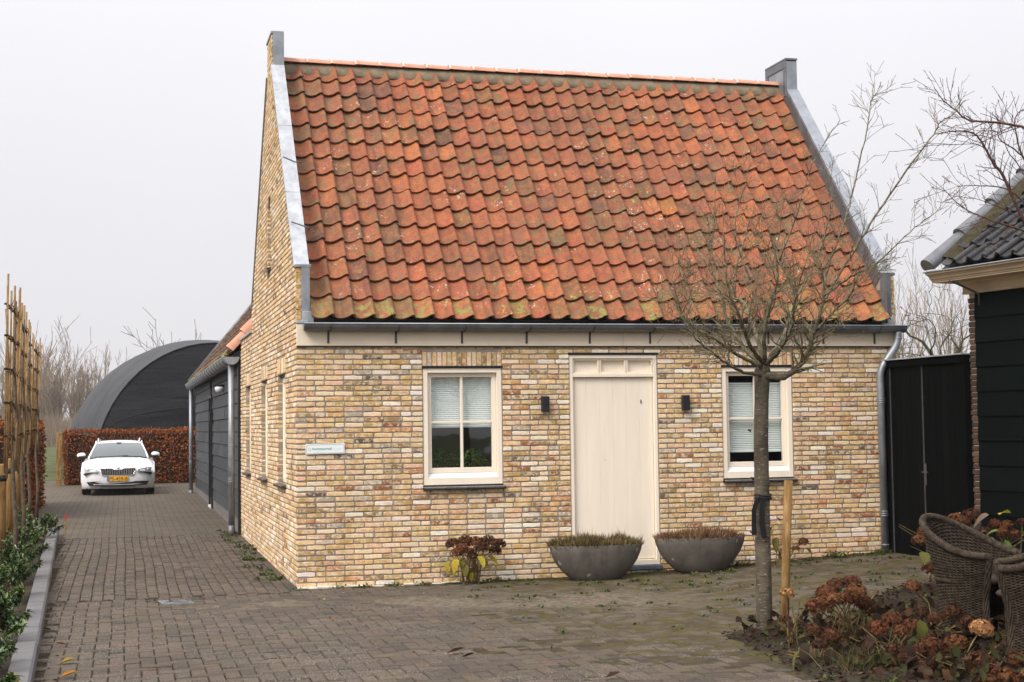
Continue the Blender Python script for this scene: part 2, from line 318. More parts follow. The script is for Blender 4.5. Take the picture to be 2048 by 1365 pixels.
# --- bricks
CO = 0.06
def outline(w, h, seed):
    r = random.Random(seed); j = lambda s: r.uniform(-s, s); n = 4 if w > 0.13 else 2
    bot = [(w*(k/n)+j(.006), j(.0034)) for k in range(1, n)]; top = [(w*(k/n)+j(.006), h+j(.0034)) for k in range(n-1, 0, -1)]
    c = lambda: r.uniform(.004, .013)
    return [(j(.002), c())]+[(c(), j(.0015))]+bot+[(w-c(), j(.0015)), (w+j(.002), c()), (w+j(.002), h-c()), (w-c(), h+j(.0015))]+top+[(c(), h+j(.0015)), (j(.002), h-c())]
def brick_piece(mb, x0, z0, w, h, fn, depth, col, seed):
    o = outline(w, h, seed); n = len(o); r = random.Random(seed+1); f = r.uniform(.0005, .0045); cx, cz = w/2, h/2
    vs = [fn(x0+a, z0+b, -depth) for a, b in o]+[fn(x0+a, z0+b, f-.003) for a, b in o]
    vs += [fn(x0+cx+(a-cx)*(1-.010/w), z0+cz+(b-cz)*(1-.008/h), f+r.uniform(-.0012, .0012)) for a, b in o]
    fs = [(i, (i+1) % n, n+(i+1) % n, n+i) for i in range(n)]+[(n+i, n+(i+1) % n, 2*n+(i+1) % n, 2*n+i) for i in range(n)]+[tuple(range(2*n, 3*n))]
    mb.add(vs, fs, col)
def cut(segs, a, b):
    out = []
    for s, e in segs:
        if b <= s or a >= e: out.append((s, e)); continue
        if a > s: out.append((s, a))
        if b < e: out.append((b, e))
    return out
def course(segs, k, rr):
    """lay one course of a free bond over the intervals; returns (x, w, at_left_end, at_right_end)"""
    res = []
    for s, e in segs:
        x = s; first = True
        while e-x > 0.03:
            w_ = 0.10 if (first and (k % 2) and s > 0.3) or rr.random() < 0.06 else 0.205+rr.uniform(-.007, .007)
            rest = e-x-w_-0.0148
            if rest < 0.05:
                w_ = e-x if e-x < 0.235 else (e-x-0.0148)/2
            res.append((x, w_, x == s, x+w_ > e-.012)); x += w_+0.0148; first = False
    return res
rr = random.Random(5); single = []
jb = MB()
SOLD = [(1.452, 2.402, 2.50, 2.672), (5.167, 6.10, 2.50, 2.672)]
for k in range(-1, 46):
    z0 = k*CO+0.0078; h = 0.0444
    if z0+h > ZF+0.02: break
    segs = [(0.0 if k % 2 == 0 else 0.111, L-(0.0 if k % 2 else 0.0))]
    for o in OPEN_F+SOLD:
        if min(z0+h, o[3])-max(z0, o[2]) > 0.022: segs = cut(segs, o[0]-0.004, o[1]+0.004)
    for x, w_, le, re_ in course(segs, k, rr):
        single.append((x, z0, w_, h, 'F', 0.10 if (x < .02 or le or re_) else 0.022))
for o in SOLD:                                           # soldier courses over the two front windows
    n = 16; p = (o[1]-o[0])/n
    for i in range(n): single.append((o[0]+i*p+.005, o[2], p-.010, o[3]-o[2]-.008, 'F', 0.05))
def gable_range(z):
    def at(pts, z):
        for (a0, b0), (a1, b1) in zip(pts, pts[1:]):
            if b0 <= z <= b1 and b1 > b0: return a0+(a1-a0)*(z-b0)/(b1-b0)
        return None
    if z <= 3.63: return 0.0, (8.30 if z < 3.26 else 6.0)
    if z >= 6.56: return 2.675, 3.335
    return at(GAB[1:3], z)+.01, at(GAB[5:7][::-1], z)-.01
for k in range(-1, 117):
    z0 = k*CO+0.0078; h = 0.0444
    a0, a1 = gable_range(z0); b0, b1 = gable_range(z0+h)
    a, b = max(a0, b0), min(a1, b1)
    if z0+h > 7.02: break
    if z0 < 3.63 and k % 2 == 0 and z0 < ZF-.03: a = 0.111
    segs = [(a, b)]
    for s0, s1 in SW:
        if min(z0+h, ZT)-max(z0, ZB-0.03) > 0.022: segs = cut(segs, s0, s1)
        if min(z0+h, ZT+.20)-max(z0, ZT) > 0.022: segs = cut(segs, s0-.03, s1+.03)
    if 3.94 < z0+.03 < 4.92: segs = cut(segs, 2.95-.0, 3.37)
    for x, w_, le, re_ in course(segs, k, rr):
        single.append((x, z0, w_, h, 'S', 0.10 if x < .02 else (0.058 if (le or re_) else 0.022)))
for s0, s1 in SW:
    n = 16; p = (s1-s0+.06)/n
    for i in range(n): single.append((s0-.03+i*p+.005, ZT+.006, p-.010, .19, 'S', 0.05))
CAMP = Vector((-1.9, -17.02, 1.8))
def bdist(s):
    c = Vector((s[0]+s[2]/2, 0, s[1])) if s[4] == 'F' else Vector((0, s[0], s[1]))
    return (c-CAMP).length
std = [i for i, s in enumerate(single) if s[4] == 'F' and s[2] > 0.19 and s[3] == 0.0444 and s[5] < .05 and s[1] > 0.02]
std.sort(key=lambda i: bdist(single[i])); chosen = set(std[:300])
variants = []
for v in range(14):
    q = MB(); brick_piece(q, -0.1025, -0.0222, 0.205, 0.0444, fF, 0.022, None, 900+v); variants.append(q.mesh('brick', M['brick_o']))
for i, s in enumerate(single):
    if i in chosen:
        o = link('brick', variants[i % 14], front, (s[0]+s[2]/2, 0, s[1]+s[3]/2), (0, rnd(-.006, .006), 0)); c = pick(BRICKS); o.color = (c[0], c[1], c[2], 1)
    else: brick_piece(jb, s[0], s[1], s[2], s[3], fF if s[4] == 'F' else fS, s[5], pick(BRICKS), i)
tag(jb.build('bricks', M['brick'], front), kind='stuff')

# --- windows in the front wall
def window(ox, o, blind_top, blind_bot, n_sill=8):
    x0, x1, z0, z1 = o; cx = (x0+x1)/2; Wd = x1-x0; z0 = 1.122
    win = empty('window', (x0, 0, z0)); win.parent = house
    fw, ft = 0.062, 0.055
    b = MB(); H = z1-z0-0.012
    b.bbox((0.004, 0.012, 0), (fw, 0.13, H), .004); b.bbox((Wd-fw, 0.012, 0), (Wd-0.004, 0.13, H), .004); b.bbox((fw, 0.012, H-ft), (Wd-fw, 0.128, H), .004); b.bbox((fw, 0.012, 0), (Wd-fw, 0.128, 0.085), .004)
    b.build('window_frame', M['cream'], win)
    # slanted white ventilation strip above the bottom rail
    b = MB(); b.prism([(0.020, 0.085), (0.060, 0.135), (0.075, 0.135), (0.075, 0.085)], lambda a, c, d: (d, a, c), fw+.002, Wd-fw-.002); b.build('vent_strip', M['white'], win)
    sx0, sx1, sz0, sz1 = fw, Wd-fw, 0.136, H-ft; sw = 0.052
    b = MB()
    b.bbox((sx0+.001, .062, sz0), (sx0+sw, .115, sz1)); b.bbox((sx1-sw, .062, sz0), (sx1-.001, .115, sz1)); b.bbox((sx0+sw, .062, sz1-.050), (sx1-sw, .114, sz1)); b.bbox((sx0+sw, .062, sz0), (sx1-sw, .114, sz0+.062))
    b.build('sash', M['cream'], win)
    gx0, gx1, gz0, gz1 = sx0+sw, sx1-sw, sz0+.062, sz1-.050; mx_, mz_ = (gx0+gx1)/2, gz0+(gz1-gz0)*0.505
    b = MB(); b.bbox((mx_-.016, .068, gz0), (mx_+.016, .108, gz1)); b.build('muntin', M['cream'], win)
    b = MB(); b.bbox((gx0, .070, mz_-.014), (gx1, .106, mz_+.014)); b.build('muntin', M['cream'], win)
    for a0, a1 in ((gx0, mx_-.016), (mx_+.016, gx1)):
        for c0, c1 in ((gz0, mz_-.014), (mz_+.014, gz1)):
            b = MB(); b.box((a0-.003, .084, c0-.003), (a1+.003, .090, c1+.003)); b.build('pane', M['glass'], win)
    # pleated blind behind the glass
    zt, zb = gz1-blind_top, gz1-blind_bot; b = MB(); n = int((zt-zb)/0.022); vs = []
    for i in range(n*2+1):
        zz = zt-(zt-zb)*i/(2*n); yy = .150+(0.011 if i % 2 else 0.0); vs += [(gx0-.03, yy, zz), (gx1+.03, yy, zz)]
    b.add(vs, [(2*i, 2*i+1, 2*i+3, 2*i+2) for i in range(2*n)])
    b.box((gx0-.03, .146, zb-.022), (gx1+.03, .168, zb)); b.box((gx0-.03, .146, zt), (gx1+.03, .168, zt+.02)); b.build('blind', M['blind'], win, recalc=False)
    # lead strip and black sill tiles
    b = MB(); b.box((-.008, -.006, H+.003), (Wd+.008, .02, H+.026)); b.build('lead_strip', M['black'], win)
    p = (Wd+.035)/n_sill
    for i in range(n_sill):
        b = MB(); a0 = -.010+i*p; b.prism([(-.055, -.052), (-.062, -.040), (-.058, -.026), (.03, -.004), (.03, -.052)], lambda a, c, d: (d, a, c), a0+.004, a0+p-.004); b.build('sill_tile', M['sill'], win)
    b = MB(); b.box((-.006, -.040, -.050), (Wd+.02, .03, -.018)); b.build('sill_joint', M['ridge_joint'], win)
    return win
window('w', OPEN_F[0], 0.02, 0.565); window('w', OPEN_F[1], 0.10, 0.915)
# --- door
x0, x1, z0, z1 = OPEN_F[2]; Wd = x1-x0; z0 = 0.118
door = empty('door', (x0, 0, z0)); door.parent = house; H = 2.632-z0
b = MB(); b.bbox((.004, .01, 0), (.048, .12, H)); b.bbox((Wd-.048, .01, 0), (Wd-.004, .12, H)); b.bbox((.048, .01, H-.045), (Wd-.048, .118, H)); b.bbox((.048, .012, H-.268), (Wd-.048, .118, H-.228)); b.bbox((.048, .014, 0), (Wd-.048, .118, .062)); b.build('door_frame', M['cream'], door)
pw = (Wd-.096)/3
for i in range(3):                                      # three blind transom lights
    a0 = .048+i*pw; b = MB(); zA, zB = H-.228, H-.045
    b.box((a0, .078, zA), (a0+pw, .09, zB)); t_ = .022
    for q in (((a0+.003, .03, zA), (a0+t_, .078, zB)), ((a0+pw-t_, .03, zA), (a0+pw-.003, .078, zB)), ((a0+t_, .03, zB-t_), (a0+pw-t_, .078, zB)), ((a0+t_, .03, zA), (a0+pw-t_, .078, zA+t_))): b.bbox(*q, .003)
    b.build('transom_panel', M['cream'], door)
pw = (Wd-.104)/6
for i in range(6):
    a0 = .052+i*pw; b = MB(); b.bbox((a0+.0005, .052, .070), (a0+pw-.0005, .085, H-.272), .0022); b.build('plank', M['cream'], door)
b = MB(); b.box((.05, .078, .064), (Wd-.05, .10, H-.27)); b.build('backing', M['cream'], door)
b = MB(); b.box((Wd-.205, .044, 1.93), (Wd-.196, .056, 1.975)); b.box((Wd-.199, .044, 1.945), (Wd-.190, .055, 1.952)); b.build('keyhole', M['iron'], door)
b = MB(); b.box((.44, .046, 1.255), (.447, .054, 1.262)); b.build('nail', M['iron'], door)
b = MB(); b.bbox((-.01, -.035, -.055), (Wd+.01, .12, -.002), .006); b.build('threshold', M['bluestone'], door)
b = MB(); b.box((-.01, -.006, H+.004), (Wd+.01, .02, H+.026)); b.build('lead_strip', M['black'], door)
# --- windows in the gable
for s0, s1 in SW:
    b = MB(); y0, y1 = s0, s1
    win = empty('window', (0.060, s0, ZB)); win.parent = house; Hh = ZT-ZB; Wy = s1-s0
    b.bbox((0, .002, 0), (.05, .06, Hh-.03)); b.bbox((0, Wy-.06, 0), (.05, Wy-.002, Hh-.03)); b.bbox((0, .06, Hh-.10), (.048, Wy-.06, Hh-.03)); b.bbox((0, .06, 0), (.048, Wy-.06, .07)); b.build('window_frame', M['cream'], win)
    b = MB(); b.box((.018, .06, .07), (.028, Wy-.06, Hh-.10)); b.build('shutter', M['cream'], win)
    b = MB(); b.box((-.02, -.01, Hh-.028), (.05, Wy+.01, Hh+.004)); b.build('lead_strip', M['black'], win)
    b = MB(); b.prism([(-.120, -.045), (-.125, -.02), (.0, .008), (.0, -.045)], lambda a, c, d: (a, d, c), -.03, Wy+.03); b.build('sill', M['sill'], win)
b = MB(); b.box((.115, 2.94, 3.9), (.148, 3.38, 4.96)); b.build('slit_back', M['cream'], house)
b = MB(); b.prism([(-.06, 3.915), (-.065, 3.935), (.1, 3.968), (.1, 3.915)], lambda a, c, d: (a, d, c), 2.92, 3.40); b.build('slit_sill', M['sill'], house)

# --- fascia, gutter, downpipe
b = MB(); b.bbox((0.004, -.035, ZF), (3.9, .02, 2.985), .004); b.bbox((3.902, -.035, ZF), (L-.02, .02, 2.985), .004); b.build('fascia', M['fascia'], house)
b = MB(); b.box((0.004, -.012, ZF-.016), (L-.02, .02, ZF-.001)); b.build('fascia_shadow_strip', M['iron'], house)  # dark strip modelled as the shadow line under the fascia
GC = (-.112, 2.978); gr = 0.078
gut = empty('gutter', (0, 0, 0)); gut.parent = house
def halfpipe(c, r, ax, d0, d1, n=12, th=.004, a0=pi, a1=2*pi):
    b = MB(); pr = [(c[0]+r*cos(a0+(a1-a0)*i/n), c[1]+r*sin(a0+(a1-a0)*i/n)) for i in range(n+1)]; pi_ = [(c[0]+(r-th)*cos(a0+(a1-a0)*i/n), c[1]+(r-th)*sin(a0+(a1-a0)*i/n)) for i in range(n, -1, -1)]
    b.prism(pr+pi_, ax, d0, d1); return b
axX = lambda a, c, d: (d, a, c)
b = halfpipe(GC, gr, axX, .075, 7.60); b.build('trough', M['zinc_dark'], gut)
b = MB(); b.tube([(.07, GC[0]-gr, GC[1]+.004), (7.62, GC[0]-gr, GC[1]+.004)], .0095, 8); b.build('bead', M['zinc'], gut)
b = MB(); pr = [(GC[0]+gr*cos(pi+pi*i/12), GC[1]+gr*sin(pi+pi*i/12)) for i in range(13)]; b.prism(pr, axX, .070, .0745); b.build('end_cap', M['zinc'], gut); b = MB(); b.prism(pr, axX, 7.601, 7.606); b.build('end_cap', M['zinc'], gut)
for bx_ in (0.36, 1.14, 1.92, 2.70, 3.48, 4.24, 5.00, 5.78, 6.52, 7.22):
    b = MB(); wv = .024; pth = [(GC[0]+(gr+.004)*cos(a), GC[1]+(gr+.004)*sin(a)) for a in [radians(v) for v in (188, 205, 225, 245, 268, 290, 308, 322)]]+[(-.040, 2.885), (-.040, 2.765)]
    vs = []
    for i, (yy, zz) in enumerate(pth):
        lean = .02*max(0, (len(pth)-1-i)/len(pth)); vs += [(bx_+lean-wv/2, yy, zz), (bx_+lean+wv/2, yy, zz), (bx_+lean+wv/2, yy-.005, zz-.002), (bx_+lean-wv/2, yy-.005, zz-.002)]
    n = len(pth); b.add(vs, [(4*i+k, 4*i+(k+1) % 4, 4*i+4+(k+1) % 4, 4*i+4+k) for i in range(n-1) for k in range(4)]+[(3, 2, 1, 0), (4*n-4, 4*n-3, 4*n-2, 4*n-1)])
    b.build('gutter_bracket', M['iron'], gut)
pipe = empty('downpipe', (7.5, 0, 0)); pipe.parent = house
def bend(pts, r=0.1, k=6):
    P = [Vector(p) for p in pts]; out = [P[0]]
    for i in range(1, len(P)-1):
        a = (P[i-1]-P[i]).normalized(); c = (P[i+1]-P[i]).normalized(); s, e = P[i]+a*r, P[i]+c*r
        for j in range(k+1):
            u = j/k; out.append(s*(1-u)**2+P[i]*2*u*(1-u)+e*u*u)
    return out+[P[-1]]
b = MB(); b.tube(bend([(7.51-7.5, -.112, 2.93), (7.51-7.5, -.112, 2.77), (7.27-7.5, -.072, 2.44), (7.275-7.5, -.072, 0.15)], .11), .047, 16); b.build('pipe', M['zinc'], pipe)
for zz in (2.60+.23, 2.02, 0.62, .26):
    b = MB(); X = 7.273-7.5 if zz < 2.5 else .01; Y = -.072 if zz < 2.5 else -.112
    for dz in ((0, .028, .055) if zz in (2.02, .62) else (0,)): b.lathe([(.047, -.006), (.053, -.004), (.053, .004), (.047, .006)], 16, (X, Y, zz+dz))
    b.build('pipe_collar', M['zinc'], pipe)
# white render foot under the front wall near the corner
b = MB()
for i in range(22):
    a0 = .0+i*.11; b.bbox((a0, -.05-rnd(0, .03), -.06), (a0+.11, 0.02, .012+rnd(-.006, .012)-.0006*i), .006)
b.build('plaster_foot', M['plaster'], house)

# --- roof
Y0, Z0 = -0.105, 3.035; YR, ZR = 3.0, 6.665
sl_ = sqrt((YR-Y0)**2+(ZR-Z0)**2); th = atan2(ZR-Z0, YR-Y0); NR, NC = 15, 31; gz = sl_/NR; XW0, XW1 = 0.165, 7.372; tw = (XW1-XW0)/NC
roof = empty('roof', (0, Y0, Z0)); roof.parent = house; roof.rotation_euler = (th, 0, 0)    # local y runs up the slope
b = MB(); b.box((.15, .06, -.10), (L-.15, sl_, -.055)); b.build('underlay', M['iron'], roof)
PROF = [(0.0, .016), (.07, .000), (.17, -.015), (.30, -.025), (.44, -.027), (.58, -.021), (.71, -.006), (.82, .016), (.91, .034), (.98, .040), (1.04, .037), (1.09, .027), (1.12, .012)]
def und(i, k): return .020*noise.noise(Vector((i*.33, k*.9, 5)))+.008*noise.noise(Vector((i*1.7, k*2.1, 1))), .020*noise.noise(Vector((i*.22, k*.3, 8)))
def tile_mesh(mb, ox, oy, seed, col=None, dz=0.0):
    r = random.Random(seed); rows = [(0.0, .050), (.10, .039), (.40, .006)]; t_ = .019; n = len(PROF); vs = []
    jx, jy, jz, jr, jt = r.uniform(-.005, .005), r.uniform(-.016, .014), r.uniform(-.005, .009), r.uniform(-.024, .024), r.uniform(-.007, .007)
    for top in (1, 0):
        for (yy, lift) in rows:
            for (u, h) in PROF:
                X = (u-.5)*tw; Y = yy+(r.uniform(-.0025, .0025) if yy == 0 else 0)
                Z = dz+h+lift+jz+jt*(u-.5)-(0 if top else t_)
                vs.append((ox+jx+X*cos(jr)-Y*sin(jr)+tw/2, oy+jy+Y*cos(jr)+X*sin(jr), Z))
    m = len(rows); fs = []; lay = m*n
    for i in range(m-1):
        for k in range(n-1): fs.append((i*n+k, i*n+k+1, (i+1)*n+k+1, (i+1)*n+k)); fs.append((lay+i*n+k, lay+(i+1)*n+k, lay+(i+1)*n+k+1, lay+i*n+k+1))
    for k in range(n-1): fs.append((k, lay+k, lay+k+1, k+1))
    for i in range(m-1): fs.append((i*n+n-1, lay+i*n+n-1, lay+(i+1)*n+n-1, (i+1)*n+n-1)); fs.append((i*n, (i+1)*n, lay+(i+1)*n, lay+i*n))
    mb.add(vs, fs, col, smooth=True)
def sharp(me, ang=40):
    try: me.set_sharp_from_angle(angle=radians(ang))
    except Exception: pass
    return me
tv = []
for v in range(12):
    q = MB(); tile_mesh(q, 0, 0, 400+v); tv.append(sharp(q.mesh('roof_tile', M['tile_o'])))
cells = [(i, k) for k in range(NR) for i in range(NC)]
cells.sort(key=lambda c: (Vector((XW0+c[0]*tw, Y0+c[1]*gz*cos(th), Z0+c[1]*gz*sin(th)))-CAMP).length)
pick_t = set(cells[:300]); jt_ = MB()
for i, k in cells:
    if (i, k) in pick_t:
        o = link('roof_tile', tv[(i*7+k*5) % 12], roof, (XW0+i*tw, k*gz+und(i, k)[0], und(i, k)[1]), (0, 0, rnd(-.015, .015))); c = pick(TILES); o.color = (c[0], c[1], c[2], 1)
    else: tile_mesh(jt_, XW0+i*tw, k*gz+und(i, k)[0], i*50+k, pick(TILES), dz=und(i, k)[1])
o = jt_.build('roof_tiles', M['tile'], roof); sharp(o.data); tag(o, kind='stuff')
b = MB(); n = 150; vs = []
for i in range(n+1):
    X = XW0-.01+(XW1-XW0+.02)*i/n; e = noise.noise(Vector((X*3, 0, 2)))*.02
    vs += [(X, sl_-.185+e+.02*noise.noise(Vector((X*14, 1, 2))), .012), (X, sl_-.175+e, .036+.004*noise.noise(Vector((X*9, 3, 1)))), (X, sl_-.02, .072), (X, sl_+.06, .02)]
b.add(vs, [(4*i+k, 4*i+k+1, 4*i+5+k, 4*i+4+k) for i in range(n) for k in range(3)], smooth=True); b.build('ridge_mortar', M['ridge_mortar'], roof)
# ridge tiles and zinc work live in the house frame
NRT = 22; pr = (XW1-XW0)/NRT
def ridge_arc(r0, r1, x0_, x1_, zc, b, n=9):
    vs = []; ang = [radians(18+144*i/n) for i in range(n+1)]
    for (X, R) in ((x0_, r0), (x1_, r1)):
        for tt in (0, .014):
            vs += [(X, YR+(R-tt)*cos(a), zc+(R-tt)*sin(a)*.92) for a in ang]
    m = n+1; fs = []
    for i in range(n): fs += [(i, i+1, 2*m+i+1, 2*m+i), (m+i, 3*m+i, 3*m+i+1, m+i+1), (i, m+i, m+i+1, i+1), (2*m+i, 2*m+i+1, 3*m+i+1, 3*m+i)]
    fs += [(0, 2*m, 3*m, m), (n, m+n, 3*m+n, 2*m+n)]
    b.add(vs, fs, smooth=True)
for i in range(NRT):
    b = MB(); xx = XW0+i*pr; dz = rnd(-.004, .004); ridge_arc(.118+rnd(-.003, .003), .104, xx+.012, xx+pr+.004, 6.688+dz, b); o = b.build('ridge_tile', M['ridge_tile'], house); sharp(o.data, 50)
    if i: b = MB(); ridge_arc(.122, .122, xx-.012, xx+.02, 6.688, b, 7); o = b.build('ridge_joint', M['ridge_joint'], house); sharp(o.data, 50)
b = MB(); vs = [(.15, YR, ZR-.1), (L-.15, YR, ZR-.1), (L-.15, 6.06, 3.05), (.15, 6.06, 3.05), (.15, YR, ZR-.02), (L-.15, YR, ZR-.02), (L-.15, 6.1, 3.09), (.15, 6.1, 3.09)]
b.add(vs, [(0,1,2,3),(4,5,6,7),(0,1,5,4),(1,2,6,5),(2,3,7,6),(3,0,4,7)], (0.46, .12, .055, .5)); b.build('roof_slope', M['tile'], house)
# --- parapet coping
def coping(x0_, x1_, mat_top, mat_side, inner):
    g = empty('parapet_coping', (0, 0, 0)); g.parent = house
    A, B_ = Vector((0, .045, 3.635)), Vector((0, 2.665, 6.585)); d = (B_-A); ln = d.length; d.normalize(); nrm = Vector((0, -d.z, d.y)); n = 6
    for i in range(n):
        b = MB(); s, e = A+d*(ln*i/n), A+d*(ln*(i+1)/n-.003); lift = .012*(0 if i % 2 else .12)
        P_ = [s+nrm*lift, e+nrm*lift, e+nrm*(.03+lift), s+nrm*(.03+lift)]
        b.add([(x0_, p.y, p.z) for p in P_]+[(x1_, p.y, p.z) for p in P_], [(0,1,2,3),(7,6,5,4),(0,4,5,1),(1,5,6,2),(2,6,7,3),(3,7,4,0)]); b.build('coping_sheet', mat_top, g)
    b = MB(); xi = x1_ if inner > 0 else x0_; xo = xi+.004*inner                  # upstand on the tile side
    P_ = [A-nrm*.0, B_, B_-nrm*.34, A-nrm*.34]; b.add([(xi-.003*inner, p.y, p.z) for p in P_]+[(xo, p.y, p.z) for p in P_], [(0,1,2,3),(7,6,5,4),(0,4,5,1),(1,5,6,2),(2,6,7,3),(3,7,4,0)]); b.build('upstand', mat_side, g)
    A2, B2 = Vector((0, 5.955, 3.635)), Vector((0, 3.345, 6.585)); d = (B2-A2); n2 = Vector((0, d.z, -d.y)).normalized(); n2 = n2 if n2.z > 0 else -n2
    b = MB(); P_ = [A2, B2, B2+n2*.03, A2+n2*.03]; b.add([(x0_, p.y, p.z) for p in P_]+[(x1_, p.y, p.z) for p in P_], [(0,1,2,3),(7,6,5,4),(0,4,5,1),(1,5,6,2),(2,6,7,3),(3,7,4,0)]); b.build('coping_sheet', mat_top, g)
    return g
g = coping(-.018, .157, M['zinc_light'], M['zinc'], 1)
b = MB(); b.bbox((-.012, -.015, 3.632), (.175, .10, 3.668), .003); b.bbox((.062, -.016, 3.0), (.158, .06, 3.631), .003); b.bbox((.150, -.012, 3.0), (.172, .30, 3.20), .002); b.build('shoulder_cap', M['zinc'], g)
b = MB(); b.bbox((.07, -.03, 2.992), (.20, .03, 3.13), .004); b.bbox((-.004, -.045, 2.990), (.14, .0, 3.025), .003); b.build('lead_flashing', M['zinc_light'], g)
b = MB(); b.bbox((-.014, 2.66, 7.03), (.157, 3.35, 7.062), .003); b.bbox((.012, 2.655, 6.59), (.157, 2.674, 7.029), .003); b.bbox((.1515, 2.676, 6.5), (.157, 3.334, 7.029), .002); b.build('block_cap', M['zinc'], g)
MB().tube([(.012, .50, 4.22), (.12, .18, 4.13), (.17, .10, 4.10)], .009, 6).build('stay_rod', M['iron'], g); MB().tube([(-.02, 1.12, 5.10), (.10, .98, 5.02), (.17, .90, 5.0)], .009, 6).build('stay_rod', M['iron'], g)
# facing bricks of the left shoulder
for k in range(10):
    b = MB(); z_ = 3.03+k*.06; brick_piece(b, 0.0, z_, .058, .05, fF, .05, (0.42+rnd(-.06, .1), .26, .075, rnd(0, 1)), 7000+k); b.build('shoulder_brick', M['brick'], house)
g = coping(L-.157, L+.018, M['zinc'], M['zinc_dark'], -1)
b = MB(); b.bbox((L-.16, -.015, 3.632), (L+.014, .10, 3.668), .003); b.bbox((L-.158, -.016, 3.0), (L-.05, .06, 3.631), .003); b.bbox((L-.16, -.1, 3.02), (L-.152, .35, 3.45), .002); b.build('shoulder_cap', M['zinc_dark'], g)
b = MB(); b.bbox((L-.20, -.06, 2.992), (L-.04, .02, 3.10), .004); b.build('lead_flashing', M['zinc_light'], g)
b = MB(); b.bbox((L-.157, 2.655, 6.56), (L+.012, 3.35, 7.02), .004); b.build('block_sheet', M['zinc'], g)
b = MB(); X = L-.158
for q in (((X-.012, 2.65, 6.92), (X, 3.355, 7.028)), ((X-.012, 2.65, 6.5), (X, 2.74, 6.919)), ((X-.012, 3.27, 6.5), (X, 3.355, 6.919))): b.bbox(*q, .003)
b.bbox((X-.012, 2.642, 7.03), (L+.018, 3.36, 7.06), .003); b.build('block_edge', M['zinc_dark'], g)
for k in range(10):
    b = MB(); z_ = 3.03+k*.06; brick_piece(b, L-.048, z_, .046, .05, fF, .05, (0.40+rnd(-.06, .1), .24, .07, rnd(0, 1)), 7100+k); b.build('shoulder_brick', M['brick'], house)
# zinc verge on the low wall behind the gable
b = MB(); b.bbox((-.02, 6.0, 3.272), (.17, 8.28, 3.31), .004); b.build('low_wall_cap', M['zinc_light'], house)

# --- wall lamps and name plate: things of their own
for x_, lab in ((2.87, 'black box wall lamp between the window with plants and the cream door'), (4.632, 'black box wall lamp between the cream door and the window behind the tree')):
    e = empty('wall_lamp', (x_, -.002, 1.955), 0, lab, 'lamp', 'black wall lamps beside the door')
    b = MB(); b.bbox((0, -.085, 0), (.088, -.018, .185), .003); b.build('housing', M['black'], e)
    b = MB(); b.box((.02, -.018, .04), (.068, .004, .145)); b.build('back_plate', M['iron'], e)
    b = MB(); b.box((.012, -.075, .1851), (.076, -.028, .187)); b.build('lens', M['white'], e)

# ------------------------------------------------------------------ ground, paving, kerb
M['earth'] = simple('earth', (0.042, 0.032, 0.023), 0.95, 0.35, 2.5, 0.7, 0.1, dirt=(0.028, 0.030, 0.012), dirt_amt=0.6, bdist=0.02)
M['field'] = simple('far_field', (0.075, 0.085, 0.032), 0.95, 0.3, 0.4, 0.4, 0.1, dirt=(0.12, 0.10, 0.06), dirt_amt=0.5)
m, t = newmat('joint_sand'); p = t.pos(); s = t('SeparateXYZ', {0: p}); n1 = t.noise(p, 3.2, 6, 0.65); n2 = t.noise(p, 90, 3, 0.6); n3 = t.noise(p, 14, 5, 0.7)
area = t.math('MULTIPLY', t.ramp(s.outputs[0], 0.4, 2.6), t.ramp(s.outputs[1], -8.0, -5.0))
dry = t.mix(t.ramp(n1, 0.35, 0.65), (0.066, 0.052, 0.037), (0.128, 0.102, 0.072)); dark = t.mix(t.ramp(n3, 0.4, 0.6), (0.018, 0.015, 0.011), (0.045, 0.036, 0.027))
col = t.mix(t.math('MAXIMUM', t.math('MULTIPLY', area, 0.9), t.math('MULTIPLY', t.ramp(n1, 0.54, 0.70), 0.7)), dark, dry)
moss = t.math('MULTIPLY', t.ramp(t.noise(p, 5.0, 6, 0.72), 0.47, 0.58), t.math('MULTIPLY_ADD', area, 0.3, 0.65))
col = t.mix(moss, col, t.mix(t.ramp(n3, 0.35, 0.65), (0.056, 0.050, 0.015), (0.100, 0.083, 0.030)))
dd_ = t.math('ABSOLUTE', t.math('ADD', t.math('MULTIPLY_ADD', s.outputs[0], 0.28, 1.466), s.outputs[1])); dm = t.math('MULTIPLY', t.ramp(t.math('ADD', dd_, t.math('MULTIPLY', n1, 0.5)), 1.15, 0.65), t.ramp(s.outputs[0], 4.2, 3.0))
col = t.mix(t.math('MULTIPLY', dm, t.ramp(s.outputs[0], -1.6, -0.9)), col, t.mix(t.ramp(n3, 0.4, 0.6), (0.105, 0.085, 0.062), (0.17, 0.138, 0.102)))     # drift of blown sand
strip = t.math('MULTIPLY', t.math('MULTIPLY', t.ramp(t.math('ADD', s.outputs[1], t.math('MULTIPLY', n3, 0.25)), -0.22, 0.0), t.ramp(s.outputs[0], -0.4, 0.0)), 0.85)
col = t.mix(strip, col, t.mix(t.ramp(n3, 0.4, 0.6), (0.030, 0.024, 0.015), (0.045, 0.045, 0.014)))      # damp soil lodged along the wall
t.out(col, 0.95, t.math('ADD', n2, n3), 0.8, 0.008, 0.1); M['joint'] = m
m, t = newmat('far_paving'); p = t.pos(); br = t('TexBrick', {'Vector': t('VectorRotate', {'Vector': p, 'Angle': pi/2}, rotation_type='Z_AXIS').outputs[0], 'Color1': (0.112, 0.088, 0.068, 1), 'Color2': (0.088, 0.071, 0.057, 1), 'Mortar': (0.055, 0.056, 0.022, 1), 'Scale': 1.0, 'Mortar Size': 0.009, 'Brick Width': 0.23, 'Row Height': 0.125, 'Bias': 0.0})
